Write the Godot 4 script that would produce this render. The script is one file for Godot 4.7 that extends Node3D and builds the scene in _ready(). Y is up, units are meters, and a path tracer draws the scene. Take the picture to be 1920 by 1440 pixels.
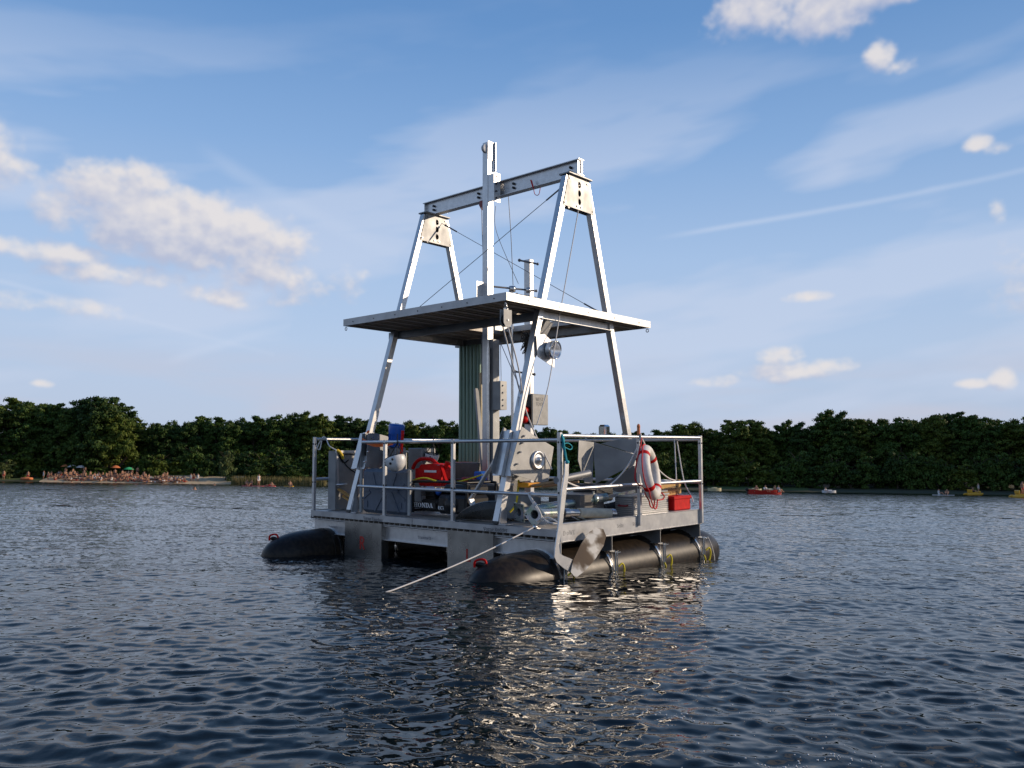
extends Node3D

# ---------------------------------------------------------------- mesh builder
class MB:
	var v := PackedVector3Array()
	var n := PackedVector3Array()
	var c := PackedColorArray()
	var tint := Color(1, 1, 1)
	var use_color := false

	func t3(a: Vector3, b: Vector3, d: Vector3, na: Vector3, nb: Vector3, nd: Vector3) -> void:
		var g := (d - a).cross(b - a)
		if g.dot(na + nb + nd) < 0.0:
			v.append(a); v.append(d); v.append(b)
			n.append(na); n.append(nd); n.append(nb)
		else:
			v.append(a); v.append(b); v.append(d)
			n.append(na); n.append(nb); n.append(nd)
		if use_color:
			c.append(tint); c.append(tint); c.append(tint)

	func tri(a: Vector3, b: Vector3, d: Vector3, hint: Vector3) -> void:
		var g := (d - a).cross(b - a).normalized()
		if g.dot(hint) < 0.0:
			g = -g
		t3(a, b, d, g, g, g)

	func quad(a: Vector3, b: Vector3, d: Vector3, e: Vector3, hint: Vector3) -> void:
		tri(a, b, d, hint)
		tri(a, d, e, hint)

	func hexa(p: Array) -> void:  # 8 corners: bottom ring 0-3, top ring 4-7
		var m := Vector3.ZERO
		for q in p:
			m += q / 8.0
		for f in [[0, 1, 2, 3], [4, 5, 6, 7], [0, 1, 5, 4], [1, 2, 6, 5], [2, 3, 7, 6], [3, 0, 4, 7]]:
			var k: Vector3 = (p[f[0]] + p[f[1]] + p[f[2]] + p[f[3]]) / 4.0
			quad(p[f[0]], p[f[1]], p[f[2]], p[f[3]], k - m)

	func box(a: Vector3, b: Vector3) -> void:
		hexa([Vector3(a.x, a.y, a.z), Vector3(b.x, a.y, a.z), Vector3(b.x, a.y, b.z), Vector3(a.x, a.y, b.z),
			Vector3(a.x, b.y, a.z), Vector3(b.x, b.y, a.z), Vector3(b.x, b.y, b.z), Vector3(a.x, b.y, b.z)])

	func rbox(a: Vector3, b: Vector3, r: float) -> void:  # box with chamfered edges
		var lo := Vector3(minf(a.x, b.x), minf(a.y, b.y), minf(a.z, b.z))
		var hi := Vector3(maxf(a.x, b.x), maxf(a.y, b.y), maxf(a.z, b.z))
		var m := (lo + hi) / 2.0
		var h := (hi - lo) / 2.0
		r = minf(r, minf(h.x, minf(h.y, h.z)) * 0.9)
		var s := [-1.0, 1.0]
		for ax in 3:
			var o1 := (ax + 1) % 3
			var o2 := (ax + 2) % 3
			for sg in s:
				var q := []
				for k in [[-1, -1], [1, -1], [1, 1], [-1, 1]]:
					var p := Vector3.ZERO
					p[ax] = sg * h[ax]; p[o1] = k[0] * (h[o1] - r); p[o2] = k[1] * (h[o2] - r)
					q.append(m + p)
				var nn := Vector3.ZERO
				nn[ax] = sg
				quad(q[0], q[1], q[2], q[3], nn)
			for s1 in s:
				for s2 in s:
					var q := []
					for k in [[-1, 0], [1, 0], [1, 1], [-1, 1]]:
						var p := Vector3.ZERO
						p[ax] = k[0] * (h[ax] - r)
						p[o1] = s1 * (h[o1] - (r if k[1] == 0 else 0.0)); p[o2] = s2 * (h[o2] - (0.0 if k[1] == 0 else r))
						q.append(m + p)
					var nn := Vector3.ZERO
					nn[o1] = s1; nn[o2] = s2
					quad(q[0], q[1], q[2], q[3], nn)
		for sx in s:
			for sy in s:
				for sz in s:
					var k := Vector3(sx, sy, sz)
					tri(m + k * (h - Vector3(0, r, r)), m + k * (h - Vector3(r, 0, r)), m + k * (h - Vector3(r, r, 0)), k)

	func bar(p: Vector3, q: Vector3, wx: float, wy: float, up := Vector3.UP) -> void:  # rectangular bar p..q
		var d := (q - p).normalized()
		var x := up.cross(d)
		if x.length() < 0.01:
			x = Vector3.RIGHT.cross(d)
		x = x.normalized()
		var y := d.cross(x).normalized()
		x *= wx / 2.0; y *= wy / 2.0
		hexa([p - x - y, p + x - y, p + x + y, p - x + y, q - x - y, q + x - y, q + x + y, q - x + y])

	func tube(pts: Array, r, seg := 10, closed := false, caps := true) -> void:
		var k := pts.size()
		var rings := []
		var nor := []
		var side := Vector3.ZERO
		for i in k:
			var a: Vector3 = pts[(i - 1 + k) % k] if closed or i > 0 else pts[i]
			var b: Vector3 = pts[(i + 1) % k] if closed or i < k - 1 else pts[i]
			var d := (b - a).normalized()
			if side == Vector3.ZERO:
				side = d.cross(Vector3.UP if absf(d.y) < 0.9 else Vector3.RIGHT)
			side = (side - d * side.dot(d)).normalized()
			var oth := d.cross(side)
			var rr: float = r[i] if r is Array else r
			var ring := []
			var nr := []
			for j in seg:
				var an := TAU * j / seg
				var e := side * cos(an) + oth * sin(an)
				nr.append(e)
				ring.append(pts[i] + e * rr)
			rings.append(ring); nor.append(nr)
		for i in (k if closed else k - 1):
			var i2 := (i + 1) % k
			for j in seg:
				var j2 := (j + 1) % seg
				t3(rings[i][j], rings[i][j2], rings[i2][j2], nor[i][j], nor[i][j2], nor[i2][j2])
				t3(rings[i][j], rings[i2][j2], rings[i2][j], nor[i][j], nor[i2][j2], nor[i2][j])
		if caps and not closed:
			for e in [[0, 1], [k - 1, k - 2]]:
				var out: Vector3 = pts[e[0]] - pts[e[1]]
				for j in range(1, seg - 1):
					tri(rings[e[0]][0], rings[e[0]][j], rings[e[0]][j + 1], out)

	func pipe(p: Vector3, q: Vector3, ro: float, ri: float, seg := 16) -> void:  # hollow pipe
		var d := (q - p).normalized()
		var x := d.cross(Vector3.UP if absf(d.y) < 0.9 else Vector3.RIGHT).normalized()
		var y := d.cross(x)
		for j in seg:
			var e0 := x * cos(TAU * j / seg) + y * sin(TAU * j / seg)
			var e1 := x * cos(TAU * (j + 1) / seg) + y * sin(TAU * (j + 1) / seg)
			t3(p + e0 * ro, p + e1 * ro, q + e1 * ro, e0, e1, e1)
			t3(p + e0 * ro, q + e1 * ro, q + e0 * ro, e0, e1, e0)
			t3(p + e0 * ri, p + e1 * ri, q + e1 * ri, -e0, -e1, -e1)
			t3(p + e0 * ri, q + e1 * ri, q + e0 * ri, -e0, -e1, -e0)
			quad(p + e0 * ro, p + e1 * ro, p + e1 * ri, p + e0 * ri, -d)
			quad(q + e0 * ro, q + e1 * ro, q + e1 * ri, q + e0 * ri, d)

	func lathe(prof: Array, xf: Transform3D, seg := 24) -> void:  # profile of (radius, height along local y), smooth
		var nn := []
		for i in prof.size():
			var a: Vector2 = prof[maxi(i - 1, 0)]
			var b: Vector2 = prof[mini(i + 1, prof.size() - 1)]
			var t := (b - a).normalized()
			nn.append(Vector2(t.y, -t.x))
		for i in prof.size() - 1:
			for j in seg:
				var a0 := TAU * j / seg
				var a1 := TAU * (j + 1) / seg
				var e0 := Vector3(cos(a0), 0, sin(a0))
				var e1 := Vector3(cos(a1), 0, sin(a1))
				var p := []
				var m := []
				for q in [[i, e0], [i, e1], [i + 1, e1], [i + 1, e0]]:
					p.append(xf * (q[1] * prof[q[0]].x + Vector3(0, prof[q[0]].y, 0)))
					m.append((xf.basis * (q[1] * nn[q[0]].x + Vector3(0, nn[q[0]].y, 0))).normalized())
				if prof[i].x > 1e-5:
					t3(p[0], p[1], p[2], m[0], m[1], m[2])
				if prof[i + 1].x > 1e-5:
					t3(p[0], p[2], p[3], m[0], m[2], m[3])

	func prism(poly: PackedVector2Array, xf: Transform3D, depth: float, holes := []) -> void:  # polygon in local xy, thickness along local z
		var outline := poly
		var rims := [poly]
		for hole in holes:
			rims.append(hole)
			var h: PackedVector2Array = hole
			if Geometry2D.is_polygon_clockwise(h) == Geometry2D.is_polygon_clockwise(outline):
				h.reverse()
			var best := 1e9
			var bi := 0
			var bj := 0
			for i in outline.size():
				for j in h.size():
					var dd := outline[i].distance_squared_to(h[j])
					if dd < best:
						best = dd; bi = i; bj = j
			var nxt := PackedVector2Array()
			for i in outline.size():
				nxt.append(outline[i])
				if i == bi:
					for j in h.size() + 1:
						nxt.append(h[(bj + j) % h.size()] + (Vector2(1e-4, 1e-4) if j == h.size() else Vector2.ZERO))
					nxt.append(outline[i] + Vector2(1e-4, 1e-4))
			outline = nxt
		var z := xf.basis.z.normalized() * depth / 2.0
		var ix := Geometry2D.triangulate_polygon(outline)
		for i in range(0, ix.size(), 3):
			var a: Vector3 = xf * Vector3(outline[ix[i]].x, outline[ix[i]].y, 0)
			var b: Vector3 = xf * Vector3(outline[ix[i + 1]].x, outline[ix[i + 1]].y, 0)
			var d: Vector3 = xf * Vector3(outline[ix[i + 2]].x, outline[ix[i + 2]].y, 0)
			tri(a + z, b + z, d + z, z)
			tri(a - z, b - z, d - z, -z)
		for k in rims.size():
			var rim: PackedVector2Array = rims[k]
			var cw := Geometry2D.is_polygon_clockwise(rim)
			for i in rim.size():
				var p := rim[i]
				var q := rim[(i + 1) % rim.size()]
				var o := Vector2((q - p).y, -(q - p).x) * (-1.0 if cw else 1.0) * (1.0 if k == 0 else -1.0)
				var a: Vector3 = xf * Vector3(p.x, p.y, 0)
				var b: Vector3 = xf * Vector3(q.x, q.y, 0)
				quad(a - z, b - z, b + z, a + z, xf.basis * Vector3(o.x, o.y, 0))

	func ball(m: Vector3, r: Vector3, seg := 14, rows := 8) -> void:
		var prof := []
		for i in rows + 1:
			var a := -PI / 2 + PI * i / rows
			prof.append(Vector2(maxf(cos(a), 0.0), sin(a)))
		lathe(prof, Transform3D(Basis.from_scale(r), m), seg)

	func mesh(off := Vector3.ZERO) -> ArrayMesh:
		var arr := []
		arr.resize(Mesh.ARRAY_MAX)
		var w := v.duplicate()
		if off != Vector3.ZERO:
			for i in w.size():
				w[i] -= off
		arr[Mesh.ARRAY_VERTEX] = w
		arr[Mesh.ARRAY_NORMAL] = n
		if use_color:
			arr[Mesh.ARRAY_COLOR] = c
		var m := ArrayMesh.new()
		m.add_surface_from_arrays(Mesh.PRIMITIVE_TRIANGLES, arr)
		return m

# ---------------------------------------------------------------- the raft's own axes
# u runs along the bow edge from the nearest corner, v along the right-hand edge, w upwards from the deck
var RX := Transform3D(Basis(Vector3(0.74437, -0.01684, 0.66755), Vector3(-0.01442, 0.99904, 0.04128), Vector3(-0.66761, -0.04035, 0.74342)), Vector3(0.5153, 0.5188, -9.2194))
var ORG := Vector3.ZERO
var taken := {}
var M := {}
var rng := RandomNumberGenerator.new()

func P(u: float, v: float, w: float) -> Vector3:
	return Vector3(-u, w, -v)

func numbered(parent: Node, called: String) -> String:
	var key := str(parent.get_instance_id()) + called
	var k: int = taken.get(key, 0)
	taken[key] = k + 1
	return called if k == 0 else "%s_%03d" % [called, k]

func tag(o: Node, label: String, category: String, group := "", kind := "") -> void:
	if label: o.set_meta("label", label)
	if category: o.set_meta("category", category)
	if group: o.set_meta("group", group)
	if kind: o.set_meta("kind", kind)

func thing(called: String, label: String, category: String, base: Vector3, group := "") -> Node3D:  # a thing on the raft; base in the raft's axes
	var o := Node3D.new()
	o.name = numbered(self, called)
	add_child(o, true)
	o.transform = RX * Transform3D(Basis.IDENTITY, base)
	ORG = base
	tag(o, label, category, group)
	return o

func place(called: String, label: String, category: String, at: Vector3, turn := 0.0, group := "") -> Node3D:  # a thing in the world
	var o := Node3D.new()
	o.name = numbered(self, called)
	add_child(o, true)
	o.position = at
	o.rotation.y = turn
	ORG = Vector3.ZERO
	tag(o, label, category, group)
	return o

func obj(called: String, mb: MB, mat: Material, parent: Node) -> MeshInstance3D:
	var o := MeshInstance3D.new()
	o.name = numbered(parent, called)
	o.mesh = mb.mesh(ORG)
	o.material_override = mat
	parent.add_child(o, true)
	if called in ["bolt", "bolt_hole", "vent", "cooling_fin", "rib_set"]:  # too small to pick apart
		o.set_meta("kind", "stuff")
	return o

func share(called: String, mesh: Mesh, mat: Material, parent: Node, xf := Transform3D.IDENTITY) -> MeshInstance3D:
	var o := MeshInstance3D.new()
	o.name = numbered(parent, called)
	o.mesh = mesh
	o.material_override = mat
	o.transform = xf
	parent.add_child(o, true)
	return o

func solo(called: String, mb: MB, mat: Material, label: String, category: String, base: Vector3, group := "") -> MeshInstance3D:  # a thing on the raft that is one mesh
	var o := MeshInstance3D.new()
	o.name = numbered(self, called)
	o.mesh = mb.mesh(base)
	o.material_override = mat
	add_child(o, true)
	o.transform = RX * Transform3D(Basis.IDENTITY, base)
	tag(o, label, category, group)
	return o

func text(said: String, height: float, at: Vector3, facing: float, mat: Material, parent: Node, font := "Droid Sans", bold := false, tilt := 0.0, stretch := 1.0) -> void:
	var t := TextMesh.new()
	var f := SystemFont.new()
	f.font_names = PackedStringArray([font])
	if bold: f.font_weight = 700
	t.font = f
	t.text = said
	t.font_size = 64
	t.pixel_size = height / 47.0
	t.depth = 0.002
	t.curve_step = 2.0
	var b := Basis(Vector3.UP, facing) * Basis(Vector3.BACK, tilt)
	share("lettering", t, mat, parent, Transform3D(b.scaled_local(Vector3(stretch, 1, 1)), at - ORG))

func box_part(called: String, a: Vector3, b: Vector3, mat: Material, parent: Node) -> MeshInstance3D:
	var m := MB.new()
	m.box(a, b)
	return obj(called, m, mat, parent)

func bez(pts: Array, per := 6) -> Array:  # smooth curve through the points
	var out := []
	for i in pts.size() - 1:
		var p0: Vector3 = pts[maxi(i - 1, 0)]
		var p1: Vector3 = pts[i]
		var p2: Vector3 = pts[i + 1]
		var p3: Vector3 = pts[mini(i + 2, pts.size() - 1)]
		for k in per:
			out.append(p1.cubic_interpolate(p2, p0, p3, float(k) / per))
	out.append(pts[-1])
	return out

# ---------------------------------------------------------------- textures and materials
func lin(r: float, g: float, b: float) -> Color:
	return Color(r, g, b).linear_to_srgb()

func noise_tex(sd: int, freq: float, w: int, h: int, lo: float, hi: float, sharp := 1.0, octaves := 4, dark := Color(0, 0, 0), light := Color(1, 1, 1), stretch := 1) -> ImageTexture:
	var f := FastNoiseLite.new()
	f.seed = sd
	f.noise_type = FastNoiseLite.TYPE_SIMPLEX_SMOOTH
	f.frequency = freq
	f.fractal_octaves = octaves
	var im := f.get_seamless_image(w, h / stretch)
	if stretch > 1:
		im.resize(w, h, Image.INTERPOLATE_CUBIC)
	im.convert(Image.FORMAT_L8)
	var d := im.get_data()
	var out := PackedByteArray()
	out.resize(d.size() * 3)
	var table := []
	for i in 256:
		var t := clampf((i / 255.0 - 0.5) * sharp + 0.5, 0.0, 1.0)
		t = lerpf(lo, hi, t)
		var k := dark.lerp(light, t)
		table.append([int(clampf(k.r, 0, 1) * 255), int(clampf(k.g, 0, 1) * 255), int(clampf(k.b, 0, 1) * 255)])
	for i in d.size():
		var k: Array = table[d[i]]
		out[i * 3] = k[0]; out[i * 3 + 1] = k[1]; out[i * 3 + 2] = k[2]
	return ImageTexture.create_from_image(Image.create_from_data(im.get_width(), im.get_height(), false, Image.FORMAT_RGB8, out))

func mat(called: String, col: Color, rough: float, metal := 0.0, tex: Texture2D = null, scale := 1.0, rtex: Texture2D = null) -> StandardMaterial3D:
	var m := StandardMaterial3D.new()
	m.resource_name = called
	m.albedo_color = col
	m.roughness = rough
	m.metallic = metal
	m.uv1_triplanar = true
	m.uv1_scale = Vector3.ONE * scale
	m.uv1_triplanar_sharpness = 4.0
	if tex: m.albedo_texture = tex
	if rtex:
		m.roughness_texture = rtex
		m.roughness_texture_channel = BaseMaterial3D.TEXTURE_CHANNEL_RED
	M[called] = m
	return m

func materials() -> void:
	var streak := noise_tex(3, 0.02, 512, 512, 0.94, 1.0, 1.4, 5)
	var mottle := noise_tex(5, 0.006, 512, 512, 0.88, 1.0, 1.3, 4)
	var soft := noise_tex(7, 0.012, 512, 512, 0.90, 1.0, 1.4, 5)
	var speck := noise_tex(9, 0.06, 512, 512, 0.55, 1.0, 2.6, 3)
	var rgh := noise_tex(11, 0.008, 512, 512, 0.88, 1.0, 1.5, 4)
	var rust := noise_tex(13, 0.006, 512, 512, 0.0, 1.0, 3.5, 4, Color(0.42, 0.36, 0.30), Color(0.95, 0.94, 0.92))
	var zincx := noise_tex(15, 0.005, 512, 512, 0.0, 1.0, 1.4, 3, Color(0.70, 0.78, 0.70), Color(0.86, 0.84, 0.90))
	var pipet := noise_tex(17, 0.01, 512, 512, 0.0, 1.0, 2.2, 4, Color(0.42, 0.56, 0.55), Color(0.74, 0.80, 0.72), 8)
	var scuff := noise_tex(23, 0.02, 512, 512, 0.0, 1.0, 1.8, 6, Color(0.62, 0.60, 0.58), Color(1.0, 0.94, 0.86))
	var silt := noise_tex(19, 0.014, 512, 512, 0.0, 1.0, 3.2, 5, Color(0.55, 0.47, 0.36), Color(1, 1, 1))
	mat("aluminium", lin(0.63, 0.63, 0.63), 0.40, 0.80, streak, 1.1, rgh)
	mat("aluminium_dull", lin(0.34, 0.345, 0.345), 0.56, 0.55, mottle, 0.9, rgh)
	mat("aluminium_grey", lin(0.47, 0.48, 0.49), 0.44, 0.75, mottle, 0.9, rgh)
	mat("aluminium_plank", lin(0.50, 0.46, 0.41), 0.6, 0.4, mottle, 1.7, rgh)
	mat("sheet_metal", lin(0.36, 0.35, 0.33), 0.30, 0.9, mottle, 1.1, rgh)
	mat("stainless", lin(0.66, 0.65, 0.63), 0.22, 0.95, soft, 2.0, rgh)
	mat("chrome", lin(0.85, 0.85, 0.85), 0.08, 1.0)
	mat("rusty_steel", lin(0.40, 0.41, 0.42), 0.42, 0.7, rust, 0.9, rgh)
	mat("zinc", lin(0.62, 0.64, 0.62), 0.3, 0.75, zincx, 2.2, rgh)
	mat("float_skin", lin(0.034, 0.028, 0.023), 0.40, 0.0, scuff, 1.3, rgh)
	mat("float_silt", lin(0.10, 0.085, 0.06), 0.9, 0.0, silt, 2.0)
	mat("green_pipe", lin(0.34, 0.43, 0.43), 0.4, 0.3, pipet, 0.7)
	mat("cream_pipe", lin(0.62, 0.52, 0.32), 0.5, 0.0, soft, 1.3)
	mat("cream_hose", lin(0.68, 0.62, 0.48), 0.6, 0.0, soft, 2.0)
	mat("black_plastic", lin(0.012, 0.012, 0.013), 0.45, 0.0, speck, 3.0)
	mat("black_rubber", lin(0.02, 0.02, 0.02), 0.8, 0.0, speck, 3.0)
	mat("dark_steel", lin(0.06, 0.058, 0.055), 0.5, 0.4, speck, 3.0)
	mat("grey_plastic", lin(0.105, 0.13, 0.17), 0.42, 0.0, soft, 1.5, rgh)
	mat("grey_paint", lin(0.42, 0.42, 0.40), 0.5, 0.0, soft, 1.5)
	mat("grey_box", lin(0.15, 0.145, 0.14), 0.5, 0.3, soft, 1.2)
	mat("red_plastic", lin(0.70, 0.012, 0.010), 0.5, 0.0, soft, 2.0)
	mat("red_rope", lin(0.62, 0.03, 0.035), 0.75)
	mat("dark_red", lin(0.28, 0.02, 0.018), 0.4, 0.0, soft, 2.0)
	mat("blue_paint", lin(0.016, 0.12, 0.52), 0.28, 0.0, soft, 2.0)
	mat("white_plastic", lin(0.78, 0.77, 0.75), 0.35, 0.0, soft, 2.0)
	mat("ring_foam", lin(0.84, 0.80, 0.73), 0.55, 0.0, soft, 1.6)
	mat("rope_white", lin(0.86, 0.82, 0.77), 0.85, 0.0, soft, 18.0)
	mat("rope_teal", lin(0.03, 0.36, 0.42), 0.8)
	mat("rope_yellow", lin(0.72, 0.50, 0.04), 0.7)
	mat("strap_yellow", lin(0.78, 0.62, 0.02), 0.6)
	mat("strap_orange", lin(0.85, 0.16, 0.02), 0.6)
	mat("orange_plastic", lin(0.80, 0.33, 0.01), 0.5)
	mat("cable_steel", lin(0.16, 0.16, 0.17), 0.45, 0.6)
	mat("cardboard", lin(0.66, 0.42, 0.15), 0.85, 0.0, soft, 3.0)
	mat("wood", lin(0.36, 0.23, 0.12), 0.7, 0.0, streak, 2.0)
	mat("timber_orange", lin(0.55, 0.30, 0.08), 0.6, 0.0, streak, 2.0)
	mat("marker_ink", lin(0.05, 0.05, 0.06), 0.6)
	mat("marker_faint", lin(0.24, 0.24, 0.24), 0.6)
	mat("sign_red", lin(0.42, 0.025, 0.015), 0.6)
	mat("print_white", lin(0.8, 0.8, 0.8), 0.5)
	mat("print_blue", lin(0.04, 0.05, 0.09), 0.6)
	mat("print_brown", lin(0.30, 0.15, 0.04), 0.7)
	M.red_plastic.metallic_specular = 0.3
	M.float_skin.metallic_specular = 0.35
	var g := mat("lens_glass", Color(1, 1, 1, 0.15), 0.03)
	g.transparency = BaseMaterial3D.TRANSPARENCY_ALPHA
	# water and land
	var wn := FastNoiseLite.new()
	wn.seed = 21
	wn.noise_type = FastNoiseLite.TYPE_SIMPLEX_SMOOTH
	wn.frequency = 0.012
	wn.fractal_octaves = 4
	wn.fractal_gain = 0.45
	var wi := wn.get_seamless_image(1024, 1024)
	wi.bump_map_to_normal_map(9.0)
	var wt := ImageTexture.create_from_image(wi)
	for k in [["water_near", 0.9, 0.06], ["water_mid", 0.7, 0.5], ["water_far", 0.3, 0.5]]:
		var w := mat(k[0], lin(0.004, 0.008, 0.010), 0.02)
		w.metallic_specular = 0.25
		w.uv1_world_triplanar = true
		w.uv1_scale = Vector3.ONE * k[1]
		w.normal_enabled = true
		w.normal_texture = wt
		w.normal_scale = k[2]
	for k in [["leaf_olive", 0.090, 0.125, 0.020], ["leaf_green", 0.060, 0.105, 0.020], ["leaf_dark", 0.042, 0.078, 0.017], ["leaf_willow", 0.090, 0.12, 0.040]]:
		var lf := mat(k[0], Color.WHITE, 0.6)
		lf.vertex_color_use_as_albedo = true
		lf.albedo_color = lin(k[1] * 4.0, k[2] * 4.0, k[3] * 4.0)
		lf.backlight_enabled = true
		lf.backlight = Color(0.35, 0.4, 0.2)
		lf.metallic_specular = 0.3
	mat("bark", lin(0.09, 0.07, 0.05), 0.9, 0.0, mottle, 0.6)
	mat("bank", lin(0.055, 0.06, 0.025), 0.95, 0.0, mottle, 0.08)
	mat("sand", lin(0.62, 0.47, 0.28), 0.95, 0.0, mottle, 0.2)
	mat("lawn", lin(0.075, 0.115, 0.02), 0.95, 0.0, mottle, 0.3)
	var rd := mat("reed", Color.WHITE, 0.8)
	rd.vertex_color_use_as_albedo = true
	var sk := mat("figure", Color.WHITE, 0.7)
	sk.vertex_color_use_as_albedo = true
	mat("boat_red", lin(0.55, 0.03, 0.02), 0.4)
	mat("boat_cream", lin(0.68, 0.60, 0.36), 0.5)
	mat("boat_yellow", lin(0.70, 0.38, 0.03), 0.4)
	mat("boat_white", lin(0.75, 0.75, 0.73), 0.4)
	mat("board_pink", lin(0.75, 0.16, 0.15), 0.5)
	mat("tent_blue", lin(0.03, 0.10, 0.40), 0.7)
	mat("cloth_orange", lin(0.70, 0.22, 0.08), 0.8)
	mat("cloth_green", lin(0.05, 0.42, 0.15), 0.8)
	mat("cloth_white", lin(0.75, 0.72, 0.68), 0.8)
	mat("foam", lin(0.7, 0.72, 0.72), 0.5)

# ---------------------------------------------------------------- sky
var sky_noise := FastNoiseLite.new()
var sky_wisp := FastNoiseLite.new()
var clouds := []
var streaks := []

func ramp(x: float, stops: Array) -> Vector3:
	for i in range(1, stops.size()):
		if x <= stops[i][0] or i == stops.size() - 1:
			var t := clampf((x - stops[i - 1][0]) / (stops[i][0] - stops[i - 1][0]), 0.0, 1.0)
			return (stops[i - 1][1] as Vector3).lerp(stops[i][1], t)
	return Vector3.ZERO

const AIR := [[0.0, Vector3(0.47, 0.545, 0.69)], [4.0, Vector3(0.48, 0.57, 0.73)], [9.0, Vector3(0.455, 0.585, 0.79)], [15.0, Vector3(0.375, 0.53, 0.78)],
	[22.0, Vector3(0.24, 0.41, 0.70)], [30.0, Vector3(0.135, 0.29, 0.58)], [50.0, Vector3(0.055, 0.145, 0.37)], [90.0, Vector3(0.035, 0.10, 0.28)]]

func cloud_density(az: float, el: float) -> float:
	var d := -0.75
	for k in clouds:
		var x: float = (az - k[0]) / k[2]
		if absf(x) > 1.5:
			continue
		var y: float = (el - k[1]) / k[3]
		if absf(y) > 1.6:
			continue
		var r := x * x + (y * y if y > 0.0 else y * y * 1.7)
		d = maxf(d, (1.0 - r) * k[4] * 1.15 - 0.12 if r < 1.0 else maxf(-0.75, -0.12 - (r - 1.0) * 0.8))
	return d

func sky_color(az: float, el: float) -> Vector3:
	var c := ramp(el, AIR) * (0.93 + 0.09 * cos(deg_to_rad(az + 22.0)))
	# thin high cloud in long wisps, and a rosy layer low down
	var wx := az * 0.9 + el * 0.55
	var wy := el * 1.5 - az * 0.22
	var w := sky_wisp.get_noise_2d(wx * 1.1 + 40.0, wy * 3.2)
	var band := smoothstep(1.0, 7.0, el) * (1.0 - smoothstep(19.0, 30.0, el)) + 0.15
	c = c.lerp(Vector3(0.60, 0.67, 0.83), clampf((w + 0.10) * 1.1, 0.0, 0.45) * band)
	var low := sky_wisp.get_noise_2d(az * 0.9 - 90.0, el * 6.0)
	c = c.lerp(Vector3(0.57, 0.575, 0.675), clampf(low * 1.4 + 0.25, 0.0, 0.55) * smoothstep(0.0, 2.5, el) * (1.0 - smoothstep(5.0, 10.5, el)))
	for s in streaks:  # condensation trails
		var t: float = (az - s[0]) / (s[2] - s[0])
		if t > 0.0 and t < 1.0:
			var mid: float = lerpf(s[1], s[3], t) + s[6] * t * (1.0 - t) + 0.1 * sky_noise.get_noise_1d(az * 0.7)
			var a: float = 1.0 - smoothstep(0.0, s[4], absf(el - mid))
			c = c.lerp(Vector3(0.62, 0.70, 0.86), a * s[5] * smoothstep(0.0, 0.2, t) * (1.0 - 0.6 * t * t))
	# heaped clouds: lit from the right and above, greyer below
	var d := cloud_density(az, el)
	if d > -0.74:
		var nb := sky_noise.get_noise_2d(az * 2.6, el * 3.4) + 0.5 * sky_noise.get_noise_2d(az * 8.0 + 70.0, el * 11.0)
		var k := d + 0.08 + nb * 0.78
		var a := smoothstep(-0.12, 1.05, k)
		if a > 0.003:
			var d2 := cloud_density(az + 0.5, el + 0.9) + 0.08 + 0.78 * (sky_noise.get_noise_2d((az + 0.5) * 2.6, (el + 0.7) * 3.4) + 0.5 * sky_noise.get_noise_2d((az + 0.5) * 8.0 + 70.0, (el + 0.7) * 11.0))
			var lit := clampf(0.42 + (k - d2) * 0.75, 0.0, 1.0)
			c = c.lerp(Vector3(0.48, 0.52, 0.67).lerp(Vector3(0.80, 0.76, 0.755), lit), a * 0.9)
	return c

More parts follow.
